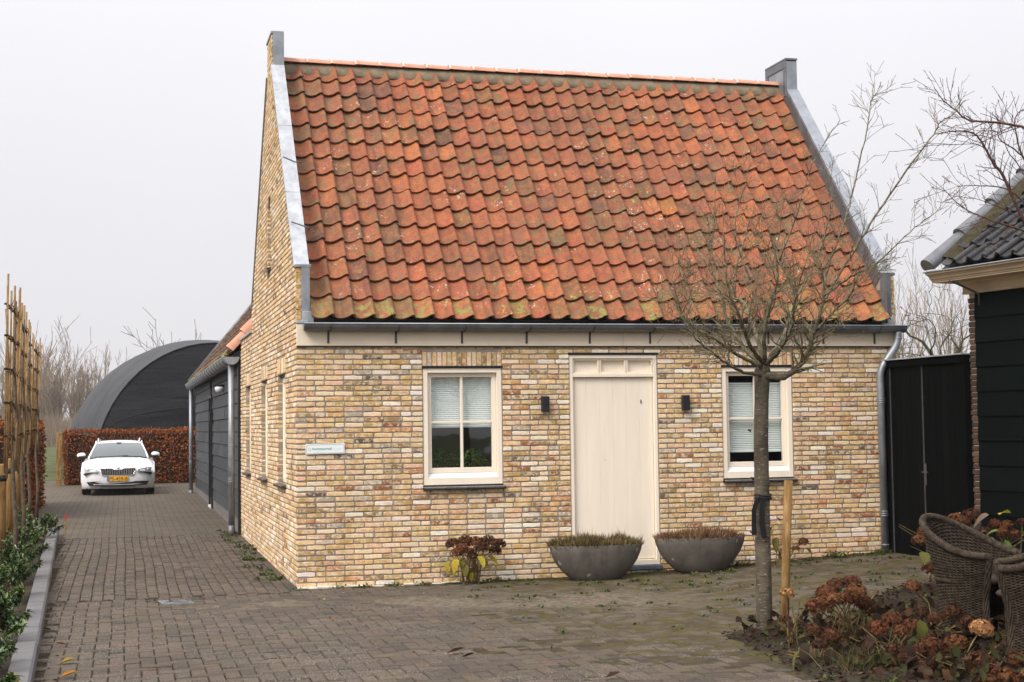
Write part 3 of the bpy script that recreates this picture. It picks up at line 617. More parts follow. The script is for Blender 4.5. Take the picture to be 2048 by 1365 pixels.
n1 = t.noise(p, 1.3, 6, 0.6); col = t.mix(t.ramp(n1, 0.3, 0.75), br.outputs[0], t.mix(0.45, br.outputs[0], (0.145, 0.114, 0.088)))
t.out(col, 0.9, t.math('ADD', t.math('MULTIPLY', br.outputs[1], -1.0), t.math('MULTIPLY', t.noise(p, 60, 3), 0.4)), 0.6, 0.008, 0.2); M['far_paving'] = m

def sheet(fx, xs, ys):
    nx, ny = len(xs), len(ys); vs = [(x, y, fx(x, y)) for y in ys for x in xs]
    return vs, [(j*nx+i, j*nx+i+1, (j+1)*nx+i+1, (j+1)*nx+i) for j in range(ny-1) for i in range(nx-1)]
xs = [-600, -300, -150, -60, -25]+[-12+i*1.0 for i in range(33)]+[30, 60, 150, 300, 600]; ys = [-120, -80, -40]+[-20+i*1.5 for i in range(42)]+[60, 90, 140, 250, 420, 600]
b = MB(); vs, fs = sheet(lambda x, y: G(x, y)-0.09, xs, ys); b.add(vs, fs); tag(b.build('ground', M['field']), 'dull green and brown ground running to the horizon', kind='structure')

# bed of sand under the pavers; over the forecourt it rises over some of them
def bed_h(x, y):
    v = Vector((x, y, 0)); n = noise.fractal(v*0.9, 1.0, 2.0, 4); n2 = noise.noise(v*5.0); n3 = noise.noise(v*17.0)
    a = max(0, min(1, (x-0.2)/2.2))*max(0, min(1, (y+8.2)/2.0)); foot = exp(-max(0, -y)/0.25)*0.6 if x > 0 else 0
    band = exp(-((y+1.55+0.28*(x-0.3))/0.45)**2)*(1 if -1.2 < x < 4 else exp(-min(abs(x+1.2), abs(x-4))*2)) # drift of blown sand past the corner
    rise = -0.011 + a*(0.0125+0.012*n+0.006*n2) + band*0.020*(0.25+1.6*n+0.8*n2) + foot*0.024*(0.7+n2)
    return G(x, y)+rise+0.0018*n3
paving = empty('paving', (0, 0, 0)); tag(paving, 'worn grey brown brick paving of the yard and drive', None, None, 'structure')
xs = [-2.75+i*0.055 for i in range(208)]; ys = [-10.6+i*0.055 for i in range(198)]
b = MB(); vs, fs = sheet(bed_h, xs, ys); b.add(vs, fs, smooth=True); o = b.build('joint_sand', M['joint'], paving); tag(o, kind='stuff')
xs = [-4.2+i*0.12 for i in range(37)]; ys = [0.29+i*0.15 for i in range(90)]
b = MB(); vs, fs = sheet(lambda x, y: G(x, y)-0.006+0.003*noise.noise(Vector((x*5, y*5, 0))), xs, ys); b.add(vs, fs, smooth=True); tag(b.build('drive_sand', M['joint'], paving), kind='stuff')
b = MB(); vs, fs = sheet(lambda x, y: G(x, y)-0.001, [-6, -4, -2.8, -1.5, 0, 0.2], [8.6+i for i in range(24)]+[34]); b.add(vs, fs); b.build('drive_stones', M['far_paving'], paving)

UN = 0.118; GAP = 0.008
def paver(mb, cx, cy, lx, ly, seed, col=None, origin=False):
    r = random.Random(seed); hx, hy = lx/2-GAP/2+r.uniform(-.0015, .0015), ly/2-GAP/2+r.uniform(-.0015, .0015); c = .007; a = r.uniform(-.02, .02); tx, ty, dz = r.uniform(-.012, .012), r.uniform(-.012, .012), r.uniform(-.004, .004)
    if lx > ly: ty *= .5
    z = lambda X, Y, d: (0 if origin else G(cx, cy)+(0.045*X if cx > 3.7 else 0))+d+dz+tx*X+ty*Y
    ca, sa = cos(a), sin(a)
    def pt(X, Y, d): return ((0 if origin else cx)+X*ca-Y*sa, (0 if origin else cy)+X*sa+Y*ca, z(X, Y, d))
    R_ = [(-hx, -hy), (hx, -hy), (hx, hy), (-hx, hy)]
    vs = [pt(X, Y, -.05) for X, Y in R_]+[pt(X, Y, -c) for X, Y in R_]+[pt(X*(1-c/hx), Y*(1-c/hy), r.uniform(-.0012, .0012)) for X, Y in R_]
    mb.add(vs, [(0,1,5,4),(1,2,6,5),(2,3,7,6),(3,0,4,7),(4,5,9,8),(5,6,10,9),(6,7,11,10),(7,4,8,11),(8,9,10,11)], col)
cam_inv = cam.matrix_world.inverted()
def in_view(x, y, z=0, mar=0.6):
    q = cam_inv @ Vector((x, y, z)); d = -q.z
    if d < 1: return False
    return abs(q.x) < d*0.3425+mar and abs(q.y) < d*0.2285+mar*0.5
def wob(x, y): return 0.03*noise.noise(Vector((x*.5, y*.5, 3))), 0.03*noise.noise(Vector((x*.5, y*.5, 9)))
plist = []
NX, NY = 100, 92
for i in range(NX):
    for j in range(NY):
        q = (i-j) % 4
        if q not in (0, 3): continue
        cx, cy, lx, ly = (i+1, j+.5, 2, 1) if q == 0 else (i+.5, j+1, 1, 2)
        X, Y = -2.95+cx*UN, -10.6+cy*UN
        if X < -2.60+0.0286*(-Y-3.0)*1.0+.03 - (0 if Y < 0 else 0): continue
        if X > 8.3 or Y > -0.06 - (0.35 if X < 0.0 else 0): continue
        if (X > 2.75 and Y < -5.0 and Y < -5.0-(2.75-X)*0) and not (Y > -4.6): continue       # planted bed
        if X > 5.0 and Y < -3.4-(X-5.0)*-0.4 and Y < -3.0: continue
        if X > 7.25 and Y < -0.0: continue
        dx, dy = wob(X, Y)
        if in_view(X, Y): plist.append((X+dx, Y+dy, lx*UN, ly*UN))
# the drive: running bond, stones along the drive
for i in range(26):
    X = -2.93+(i+.5)*UN
    for j in range(40):
        Y = -0.40+j*0.236+(0.118 if i % 2 else 0)+.118
        if X > -0.02 or Y > 8.6 or X < -2.60-0.0286*(Y+3.0)+.03: continue
        dx, dy = wob(X*2, Y*.6)
        if in_view(X, Y): plist.append((X+dx, Y+dy*.5, UN, 0.236))
plist.sort(key=lambda q: (Vector((q[0], q[1], 0))-CAMP).length)
pv = {}
for key, (lx, ly) in {'h': (2*UN, UN), 'v': (UN, 2*UN)}.items():
    pv[key] = []
    for v in range(8):
        q = MB(); paver(q, 0, 0, lx, ly, 30+v, origin=True); pv[key].append(q.mesh('paver', M['paver_o']))
jp = MB()
inner = [k for k, q in enumerate(plist) if in_view(q[0], q[1], 0, -0.05)][:300]; inner = set(inner)
for k, (X, Y, lx, ly) in enumerate(plist):
    c = pick(PAVERS)
    if k in inner:
        o = link('paver', pv['h' if lx > ly else 'v'][k % 8], paving, (X, Y, G(X, Y)+rnd(-.003, .003)), (rnd(-.008, .008), rnd(-.008, .008), rnd(-.015, .015))); o.color = (c[0], c[1], c[2], 1)
    else: paver(jp, X, Y, lx, ly, k, c)
tag(jp.build('pavers', M['paver'], paving), kind='stuff')

# --- kerb along the planted strip
M['kerb'] = simple('concrete_kerb', (0.135, 0.131, 0.133), 0.8, 0.1, 5, 0.25, 0.3, dirt=(0.20, 0.185, 0.16), dirt_amt=0.35)
kerb = empty('kerb', (0, 0, 0)); tag(kerb, 'grey concrete kerb edging the planted strip', None, None, 'structure')
KA, KB = Vector((-2.95, 9.45, 0)), Vector((-2.44, -8.4, 0)); kd = (KB-KA); kl = kd.length; kd.normalize(); ks = Vector((-kd.y, kd.x, 0)); ks = ks if ks.x < 0 else -ks
nk = 18
for i in range(nk):
    s, e = KA+kd*(kl*i/nk+.004), KA+kd*(kl*(i+1)/nk-.004); b = MB(); w_ = .165; ch = .018; jz = rnd(-.003, .003); js = rnd(-.004, .004)
    for (p_, zz) in ((s, G(s.x, s.y)), (e, G(e.x, e.y))):
        for (o_, h_) in ((0, -.15), (0, .112), (ch, .13), (w_-.006, .13), (w_, .124), (w_, -.15)): v = p_+ks*(o_+js); b.v.append((v.x, v.y, zz+h_+jz))
    b.f = [(k, (k+1) % 6, 6+(k+1) % 6, 6+k) for k in range(6)]+[(0, 1, 2, 3, 4, 5), (11, 10, 9, 8, 7, 6)]; b.c = [None]*8; b.m = [0]*8; b.sm = [False]*8
    b.build('kerb_stone', M['kerb'], kerb)
# soil of the planted strip (left) and of the garden bed (right)
def strip_h(x, y): return G(x, y)+0.07+0.03*noise.noise(Vector((x*2, y*2, 5)))
b = MB(); vs, fs = sheet(strip_h, [-8, -6, -5, -4.2]+[-4.0+i*.12 for i in range(12)], [-9+i*.3 for i in range(66)])
vs = [(min(x, KA.x+(KB.x-KA.x)*(y-KA.y)/(KB.y-KA.y)-.155), y, z) for x, y, z in vs]; b.add(vs, fs, smooth=True)
tag(b.build('planted_strip', M['earth']), 'dark soil of the planted strip behind the kerb', kind='structure')
BED = [(2.98, -5.15), (3.15, -4.85), (3.9, -4.9), (4.6, -4.55), (5.1, -3.6), (5.9, -3.0), (7.3, -2.3), (9.2, -2.9), (9.0, -10), (2.6, -10), (2.70, -7.9), (2.86, -6.2)]
def in_poly(x, y, P_):
    c = False; n = len(P_)
    for i in range(n):
        (x0, y0), (x1, y1) = P_[i], P_[(i+1) % n]
        if (y0 > y) != (y1 > y) and x < (x1-x0)*(y-y0)/(y1-y0)+x0: c = not c
    return c
def poly_dist(x, y, P_):
    d = 1e9; n = len(P_); p = Vector((x, y))
    for i in range(n):
        a, c = Vector(P_[i]), Vector(P_[(i+1) % n]); u = max(0, min(1, (p-a).dot(c-a)/(c-a).length_squared)); d = min(d, (p-a-(c-a)*u).length)
    return d
def bedz(x, y):
    d = poly_dist(x, y, BED); d = d if in_poly(x, y, BED) else -d
    return G(x, y)-0.05+0.11*max(0, min(1, (d+.12)/.40))+0.03*noise.fractal(Vector((x*1.7, y*1.7, 1)), 1, 2, 4)*min(1, max(0, d+.2))
b = MB(); vs, fs = sheet(bedz, [2.0+i*.07 for i in range(95)], [-10.2+i*.07 for i in range(118)]); b.add(vs, fs, smooth=True)
tag(b.build('garden_bed', M['earth']), 'dark garden bed in the corner by the wicker chairs', kind='structure')

# ------------------------------------------------------------------ name plate
def text_mesh(s, size, name, mat, parent, loc, rot, bold=0.0, align='LEFT'):
    c = bpy.data.curves.new(name, 'FONT'); c.body = s; c.size = size; c.align_x = align; c.offset = bold; c.resolution_u = 3
    tmp = bpy.data.objects.new(name, c); COL.objects.link(tmp); dg = bpy.context.evaluated_depsgraph_get()
    me = bpy.data.meshes.new_from_object(tmp.evaluated_get(dg)); bpy.data.objects.remove(tmp); bpy.data.curves.remove(c)
    me.materials.clear(); me.materials.append(mat); return link(name, me, parent, loc, rot)
M['sign_white'] = simple('enamel_white', (0.80, 0.86, 0.86), 0.3, 0.03, 8, 0.02, 0.5)
M['sign_teal'] = simple('sign_teal', (0.10, 0.30, 0.26), 0.5, 0.05); M['sign_pale'] = simple('sign_pale', (0.55, 0.66, 0.68), 0.5, 0.05); M['sign_dark'] = simple('sign_dark', (0.10, 0.14, 0.15), 0.5, 0.05)
e = empty('name_plate', (.10, -.010, 1.503), 0, 'white enamel name plate with teal lettering near the brick corner', 'sign'); e.rotation_euler = (0, radians(-.6), 0)
b = MB(); b.bbox((0, -.012, 0), (.445, .004, .118), .003); b.build('plate', M['sign_white'], e)
b = MB(); i0, i1, j0, j1, c_ = .010, .435, .010, .108, .012; pts = [(i0+c_, j0), (i1-c_, j0), (i1, j0+c_), (i1, j1-c_), (i1-c_, j1), (i0+c_, j1), (i0, j1-c_), (i0, j0+c_), (i0+c_, j0)]
b.tube([(x, -.0125, z) for x, z in pts], .0016, 4); b.build('border_line', M['sign_dark'], e)
b = MB(); b.tube([(.043+.017*cos(a*pi/10), -.0125, .056+.017*sin(a*pi/10)) for a in range(21)], .0013, 4); b.lathe([(.0001, -.001), (.004, 0), (.0001, .001)], 8, (.043, -.0125, .056)); b.build('emblem', M['sign_teal'], e)
text_mesh('klachtenportaal', .036, 'lettering', M['sign_teal'], e, (.072, -.0128, .050), (pi/2, 0, 0), .0006)
b = MB(); b.box((.078, -.0129, .024), (.20, -.0124, .0255)); b.box((.135, -.0129, .030), (.143, -.0124, .038)); b.build('small_print', M['sign_pale'], e)
b = MB(); b.tube([(.315+.006*i, -.0126, .058+.010*sin(i*1.9)*(1 if i % 3 else 1.7)) for i in range(17)], .001, 4); b.build('faded_script', M['sign_pale'], e)

# ------------------------------------------------------------------ timber shed behind the house
def _plank(name, col, streak=0.35, bump=0.5, rough=0.75, spec=0.25):
    m, t = newmat(name); p = t.pos(); a = t('Attribute', attribute_name='tint').outputs['Alpha'] if False else t('ObjectInfo').outputs['Random']
    g = t.noise(t.scale(p, (9, 9, 60)), 1.0, 5, 0.65); s = t.noise(t.scale(p, (20, 20, 2.5)), 1.0, 5, 0.65)
    c = t.mix(a, [v*.75 for v in col], [v*1.25 for v in col]); c = t.mix(t.math('MULTIPLY', t.ramp(s, 0.42, 0.7), streak), c, [min(1, v*2.6) for v in col]); c = t.mix(t.math('MULTIPLY', t.ramp(g, 0.5, 0.7), 0.5), c, [v*.5 for v in col])
    t.out(c, rough, t.math('ADD', g, s), bump, 0.006, spec); return m
M['shed_plank'] = _plank('weathered_black_plank', (0.050, 0.052, 0.057)); M['barn_plank'] = _plank('tarred_green_black_plank', (0.004, 0.0062, 0.0058), 0.08, 0.15, 0.9, 0.03); M['gate_black'] = _plank('black_gate_plank', (0.0035, 0.004, 0.004), 0.06, 0.15, 0.9, 0.03)
M['plinth'] = simple('concrete_plinth', (0.16, 0.15, 0.145), 0.9, 0.15, 6, 0.3)
shed = empty('timber_shed', (0, 8.3, 0.05), 0, 'long black boarded shed with dark red tiles behind the cottage', 'shed')
SL = 15.7
b = MB(); b.box((.02, .02, -.1), (5.0, SL-.02, 2.95)); b.build('wall', M['iron'], shed)
b = MB(); b.bbox((-.012, .0, -.05), (.03, SL, .26), .006); b.build('plinth', M['plinth'], shed)
DY0, DY1 = 7.80, 8.75
rr = random.Random(3)
for k in range(11):
    z0 = .255+k*.243; y = .12
    while y < SL-.02:
        ln = rr.choice((1.3, 1.8, 2.4, 3.0)); e = min(SL-.01, y+ln)
        if y < DY0 < e: e = DY0-.02
        if DY0-.03 <= y < DY1: y = DY1+.02; continue
        b = MB(); f = rr.uniform(-.004, .004)
        b.prism([(.018, z0), (-.030+f, z0), (-.026+f, z0+.012), (-.008+f*.5, z0+.262), (.018, z0+.262)], lambda a, c, d: (a, d, c), y+.003, e-.003); b.build('plank', M['shed_plank'], shed); y = e
b = MB(); b.bbox((-.045, -.02, -.05), (.02, .115, 2.95), .004); b.build('corner_board', M['black'], shed)
b = MB(); b.bbox((-.055, DY0-.02, 0.0), (.018, DY0+.04, 2.50), .004); b.bbox((-.055, DY1-.04, 0), (.018, DY1+.02, 2.50), .004); b.bbox((-.055, DY0+.04, 2.44), (.016, DY1-.04, 2.50), .004); b.build('door_frame', M['black'], shed)
b = MB(); b.bbox((-.004, DY0+.04, .10), (.016, DY1-.04, 2.44), .003); b.build('door', M['black'], shed)
b = MB(); b.bbox((-.07, DY0-.02, 0.0), (-.056, DY0+.05, .13), .003); b.bbox((-.07, DY0+.05, 0), (.012, DY1-.04, .09), .004); b.build('door_sill', M['white'], shed)
b = MB(); b.bbox((-.10, DY0-.28, 1.90), (-.015, DY0-.13, 2.12), .01); b.build('meter_box', M['black'], shed)
b = MB(); b.bbox((-.05, 0, 2.86), (.02, SL, 2.955), .004); b.build('eave_board', M['iron'], shed)
g = empty('gutter'); g.parent = shed
b = halfpipe((-.155, 2.955), .130, lambda a, c, d: (a, d, c), -.10, SL+.1, 14); b.build('trough', M['zinc'], g)
b = MB(); b.tube([(-.285, -.11, 2.962), (-.285, SL+.11, 2.962)], .012, 6); b.build('bead', M['zinc_light'], g)
b = MB(); b.prism([(-.155+.13*cos(pi+pi*i/12), 2.955+.13*sin(pi+pi*i/12)) for i in range(13)], lambda a, c, d: (a, d, c), -.105, -.101); b.build('end_cap', M['zinc'], g)
for i in range(20):
    yy = .35+i*.8; b = MB(); b.tube([(-.155+.134*cos(a), yy, 2.955+.134*sin(a)) for a in [pi+pi*j/8 for j in range(9)]], .007, 4); b.build('gutter_bracket', M['iron'], g)
for yy, nm in ((.02, 0), (SL-.35, 1)):
    p_ = empty('downpipe', (-.155, yy, 0)); p_.parent = shed; b = MB(); b.tube([(0, 0, 2.86), (0, 0, .12)], .052, 14); b.build('pipe', M['zinc'], p_)
    b = MB(); b.tube([(0, 0, .16), (0, 0, -.06)], .058, 14); b.build('pipe_foot', M['zinc_dark'], p_)
    for zz in (1.42, 0.88):
        b = MB(); [b.lathe([(.052, -.006), (.058, -.004), (.058, .004), (.052, .006)], 14, (0, 0, zz+d)) for d in (0, .03, .06)]; b.build('pipe_collar', M['zinc'], p_)
# roof of the shed
TILES_D = [((0.085, 0.036, 0.029), 30), ((0.065, 0.036, 0.030), 24), ((0.11, 0.042, 0.032), 14), ((0.05, 0.036, 0.031), 20), ((0.15, 0.052, 0.036), 4)]
ts = radians(51); sr = empty('roof', (-.13, 0, 3.02)); sr.parent = shed; sr.rotation_euler = (ts, 0, -pi/2)
sr.rotation_euler = Euler((ts, 0, -pi/2), 'XYZ')
ncol = int(SL/tw); b = MB()
for i in range(ncol+1):
    for k in range(12): tile_mesh(b, -SL+i*tw-.05, k*.31, i*31+k, pick(TILES_D))
M['tile_dark'] = _tile(False, (0.10, 0.045, 0.033)); o = b.build('roof_tiles', M['tile_dark'], sr); sharp(o.data); tag(o, kind='stuff')
b = MB(); b.box((-SL, .1, -.10), (0, 3.9, -.05)); b.build('underlay', M['iron'], sr)
b = MB(); b.tube([(-SL-.03, -.02, .06), (-SL-.03, 3.85, .06)], .055, 8); b.build('verge', M['zinc_dark'], sr)
for k in range(3):                                       # round orange verge tiles at the near end
    b = MB(); y0 = .02+k*.36; n = 8; vs = []
    for (yy, R_, up) in ((y0, .135, .045), (y0+.40, .115, .015)):
        vs += [(.03+R_*cos(a), yy, up+R_*sin(a)*.9) for a in [radians(-10+200*i/n) for i in range(n+1)]]
    b.add(vs, [(i, i+1, n+2+i, n+1+i) for i in range(n)], smooth=True); b.add(vs[:n+1], [tuple(range(n+1))])
    b.build('verge_tile', M['ridge_tile'], sr, recalc=False)
e = empty('bulkhead_lamp', (-.012, 12.2, 2.60), 0, 'small white round lamp high on the black shed wall', 'lamp')
b = MB(); b.lathe([(.001, -.10), (.06, -.085), (.085, -.04), (.088, 0), (.07, .02), (.001, .025)], 14, (-.10, 0, 0)); b.build('globe', M['white'], e)
b = MB(); b.bbox((-.14, -.06, .02), (.0, .06, .06), .01); b.build('bracket', M['black'], e)

# ------------------------------------------------------------------ gate between cottage and barn
gx, gy = 7.372, -.02; GD = Vector((.047, -.999, 0)); gl_ = 1.735
gate = empty('yard_gate', (gx, gy, .16), atan2(GD.y, GD.x), 'tall black double gate with zinc capped beam between cottage and barn', 'gate')
# local x along the gate, local -y faces the yard
b = MB(); b.bbox((.0, -.03, -.06), (.115, .09, 2.34), .004); b.build('gate_post', M['gate_black'], gate)
b = MB(); b.bbox((gl_-.10, -.03, -.06), (gl_-.005, .09, 2.34), .004); b.build('gate_post', M['gate_black'], gate)
b = MB(); b.bbox((.0, -.05, 2.30), (gl_-.005, .10, 2.385), .004); b.build('beam', M['gate_black'], gate)
b = MB(); b.bbox((-.01, -.075, 2.386), (gl_-.003, .13, 2.402), .002); b.build('beam_cap', M['zinc_light'], gate)
for (a0, a1, hs) in ((.13, .82, 1), (.845, gl_-.115, 0)):
    lf = empty('gate_leaf', (a0, 0, 0)); lf.parent = gate; n = 6; p_ = (a1-a0)/n
    for i in range(n):
        b = MB(); b.bbox((i*p_+.0015, -.012, .0), ((i+1)*p_-.0015, .03, 2.312), .004); b.build('plank', M['gate_black'], lf)
    b = MB(); xx = -.010; b.box((xx, -.022, .0), (xx+.008, .0, 2.298)); b.build('edge_strip', M['iron'], lf)
b = MB(); b.bbox((.858, -.03, .86), (.885, -.013, 1.12), .004); b.tube([(.872, -.03, 1.02), (.872, -.07, 1.02), (.99, -.07, 1.02)], .009, 6); b.build('handle', M['iron'], gate)

# ------------------------------------------------------------------ black barn on the right
barn = empty('black_barn', (7.5, -1.78, .14), atan2(-.986, .168), 'black boarded barn with beige cornice and dark tiled roof', 'barn')
BL = 9.0
b = MB(); b.box((.10, .02, -.2), (BL, 5.0, 3.1)); b.build('wall', M['gate_black'], barn)
M['dark_brick'] = None
def _dbrick(obj):
    m, t = newmat('dark_brick'); base, r = tint_source(t, obj); p = t.pos(); b_ = t.noise(p, 50, 4, 0.7)
    t.out(t.mix(t.math('MULTIPLY', t.ramp(b_, 0.45, 0.7), .6), base, t.mix(.5, base, (.13, .10, .08))), 0.9, b_, 0.6, 0.006, 0.2); return m
M['dark_brick_o'] = _dbrick(True); M['pale_mortar'] = simple('pale_mortar', (0.36, 0.31, 0.24), 0.95, 0.2, 12, 0.4)
b = MB(); b.box((.004, -.002, -.2), (.099, .22, 3.1)); pil = b.build('corner_pillar', M['pale_mortar'], barn)
DB = [((0.052, 0.031, 0.023), 5), ((0.042, 0.028, 0.023), 4), ((0.070, 0.040, 0.028), 3), ((0.10, 0.06, 0.042), 1)]
for k in range(45):
    z0 = .02+k*.0675; b = MB(); w_ = .100; q = rnd(-.004, .004)
    b.bbox((-.008+q, -.016+q, z0), (w_, .22, z0+.056), .006); o = b.build('brick', M['dark_brick_o'], pil); c = pick(DB); o.color = (c[0], c[1], c[2], 1)
for k in range(11):
    z0 = .02+k*.279; b = MB()
    b.prism([(.018, z0), (-.028, z0), (-.030, z0+.01), (-.012, z0+.296), (.018, z0+.296)], lambda a, c, d: (d, a, c), .105, BL); b.build('plank', M['barn_plank'], barn)
M['cornice'] = simple('cornice_paint', (0.52, 0.41, 0.28), 0.55, 0.08, 3, 0.08, 0.3, dirt=(0.30, 0.23, 0.15), dirt_amt=0.4)
co = empty('cornice', (0, 0, -.14)); co.parent = barn
ez = lambda prof, s0, s1, nm, mt: MB().prism(prof, lambda a, c, d: (d, a, c), s0, s1).build(nm, mt, co)
ez([(.02, 3.235), (-.045, 3.235), (-.055, 3.25), (-.050, 3.262), (-.042, 3.27), (-.042, 3.33), (-.055, 3.345), (-.062, 3.352), (.02, 3.352)], -.055, BL, 'bed_moulding', M['cornice'])
ez([(.02, 3.353), (-.085, 3.353), (-.088, 3.366), (-.105, 3.378), (.02, 3.378)], -.10, BL, 'moulding', M['cornice'])
ez([(.02, 3.379), (-.30, 3.379), (-.30, 3.392), (-.312, 3.398), (-.318, 3.412), (-.335, 3.420), (-.345, 3.440), (-.365, 3.458), (-.40, 3.474), (-.40, 3.490), (.02, 3.490)], -.27, BL, 'crown_moulding', M['cornice'])
ez([(.02, 3.491), (-.415, 3.491), (-.42, 3.498), (-.415, 3.507), (.02, 3.507)], -.29, BL, 'gutter_edge', M['zinc'])
b = MB(); b.tube([(.02, -.30, 3.39), (.20, -.03, 3.22), (.20, -.035, 3.10)], .014, 5); b.build('stay_strap', M['iron'], co)
TILES_B = [((0.024, 0.024, 0.027), 30), ((0.034, 0.034, 0.036), 20), ((0.045, 0.043, 0.042), 8), ((0.018, 0.018, 0.021), 14)]
def _btile(obj):
    m, t = newmat('old_black_tile'); base, r = tint_source(t, obj); p = t.pos(); b_ = t.noise(p, 30, 5, 0.7)
    c = t.mix(t.math('MULTIPLY', t.ramp(b_, 0.52, 0.66), .45), base, (.10, .095, .088)); c = t.mix(t.math('MULTIPLY', t.ramp(t.noise(p, 9, 5, .7), .57, .68), .8), c, (.11, .10, .03))
    t.out(c, 0.6, b_, 0.5, 0.006, 0.4); return m
M['btile_o'], M['btile'] = pair(_btile)
tb = radians(38); br_ = empty('roof', (-.02, -.36, 3.53-.14)); br_.parent = barn; br_.rotation_euler = (tb, 0, 0)
for k in range(9):
    for i in range(11):
        q = MB(); tile_mesh(q, 0, 0, 5000+i*20+k); o = link('roof_tile', sharp(q.mesh('roof_tile', M['btile_o'])), br_, (.02+i*tw, k*.34, 0)); c = pick(TILES_B); o.color = (c[0], c[1], c[2], 1)
b = MB(); b.box((-.10, .05, -.10), (BL, 4.6, -.05)); b.build('underlay', M['iron'], br_)
M['verge_moss'] = simple('mossy_mortar', (0.055, 0.046, 0.022), 0.95, 0.4, 9, 0.8, dirt=(0.075, 0.062, 0.018), dirt_amt=0.7, bdist=0.02)
b = MB(); n = 60; vs = []
for i in range(n+1):
    yy = .12+4.3*i/n; q = .05*noise.noise(Vector((yy*4, 0, 0))); vs += [(-.13, yy, .03), (-.05, yy, .085), (.09+q, yy, .035), (.11+q, yy, -.02)]
b.add(vs, [(4*i+k, 4*i+k+1, 4*i+5+k, 4*i+4+k) for i in range(n) for k in range(3)], smooth=True); b.build('verge_mortar', M['verge_moss'], br_)
for k in range(7):
    b = MB(); y0 = -.06+k*.62; n = 8; vs = []
    for (yy, R_, up) in ((y0, .100, .075), (y0+.66, .088, .045)):
        vs += [(-.14+R_*cos(a), yy, up+R_*sin(a)) for a in [radians(-25+230*i/n) for i in range(n+1)]]
    b.add(vs, [(i, i+1, n+2+i, n+1+i) for i in range(n)], smooth=True); b.add(vs[:n+1], [tuple(range(n+1))]); b.build('verge_cap', M['zinc_dark'], br_, recalc=False)

# ------------------------------------------------------------------ covered hall far behind
m, t = newmat('shaded_tarpaulin'); p = t.pos(); wv = t.noise(t.scale(p, (.25, .25, 1.6)), 1.3, 5, 0.55, 0.6); f = t.noise(p, 9, 4)
t.out(t.mix(t.ramp(wv, .3, .7), (.012, .012, .014), (.021, .021, .024)), 0.75, t.math('ADD', t.math('MULTIPLY', wv, 3.0), f), 0.30, 0.10, 0.12); M['tarp'] = m  # tarpaulin of the end face, its shade put into a darker colour
m, t = newmat('lit_tarpaulin'); p = t.pos(); wv = t.noise(t.scale(p, (.9, .9, .35)), 1.0, 4, 0.55, 0.4); t.out(t.mix(t.ramp(wv, .35, .65), (.030, .030, .034), (.046, .046, .050)), 0.6, wv, 0.35, 0.10, 0.25); M['tarp_skin'] = m  # paler copy for the roof skin, skylight from above put into the colour
hall = empty('tarpaulin_hall', (1.2, 39.3, .2), 0, 'big rounded hall covered in dark grey tarpaulin beyond the hedge', 'hall')
def arch(c, a, h, y, n=28): return [(c-a*cos(pi*i/n), y, h*sin(pi*i/n)) for i in range(n+1)]
A_ = [arch(.17, 4.3, 4.80, 0), arch(.05, 4.62, 5.05, 2.2), arch(-.15, 5.0, 5.22, 5.0), arch(-.3, 5.2, 5.25, 8.0), arch(-.4, 5.2, 5.0, 13), arch(-.5, 4.8, 4.4, 18), arch(-.5, 3.4, 3.0, 22)]
b = MB(); n = 29; b.add([p for a in A_ for p in a], [(j*n+i, j*n+i+1, (j+1)*n+i+1, (j+1)*n+i) for j in range(len(A_)-1) for i in range(n-1)], smooth=True); b.build('roof_skin', M['tarp_skin'], hall)
b = MB(); vs = []; rings = 12
for q in range(rings+1):
    s_ = 1-q/rings
    for (x, y, z) in A_[0]: vs.append((.17+(x-.17)*s_, -.55*(1-s_**2)+.03*sin(z*s_*5+x*.7)*(1-s_**3), z*s_))
b.add(vs, [(j*n+i, j*n+i+1, (j+1)*n+i+1, (j+1)*n+i) for j in range(rings) for i in range(n-1)], smooth=True); b.build('end_skin', M['tarp'], hall)
b = MB(); b.tube(A_[0], .035, 6); b.build('end_rib', M['tarp'], hall)
b = MB(); b.tube([(.17-3.9*cos(pi*i/20), -.62+.25*abs(cos(pi*i/20)), 1.5+.95*sin(pi*i/20)) for i in range(21)], .025, 5); b.build('seam', M['tarp'], hall)

# ------------------------------------------------------------------ parked estate car
m, t = newmat('white_car_paint'); t.out((0.80, 0.81, 0.83), 0.25, spec=0.5, **{'Coat Weight': 0.6, 'Coat Roughness': 0.05}); M['car_white'] = m
m, t = newmat('car_glass'); t.out((0.035, 0.05, 0.05), 0.04, spec=0.9, **{'Coat Weight': 1.0, 'Coat Roughness': 0.02}); M['car_glass'] = m
m, t = newmat('chrome'); t.out((0.75, 0.75, 0.76), 0.15, metal=1.0); M['chrome'] = m
M['car_black'] = simple('black_plastic', (0.012, 0.012, 0.013), 0.5, 0.1, 20, 0.05); M['tyre'] = simple('tyre_rubber', (0.02, 0.02, 0.02), 0.85, 0.2, 20, 0.3)
m, t = newmat('headlight_glass'); t.out((0.42, 0.43, 0.45), 0.08, spec=0.8, metal=0.4, **{'Coat Weight': 1.0}); M['headlight'] = m
M['plate_yellow'] = simple('plate_yellow', (0.85, 0.42, 0.015), 0.4, 0.03); M['plate_blue'] = simple('plate_blue', (0.02, 0.10, 0.45), 0.4, 0.03)
car = empty('estate_car', (-2.03, 23.0, G(-2, 24)), radians(-.6), 'white estate car parked on the drive facing the viewer', 'car')
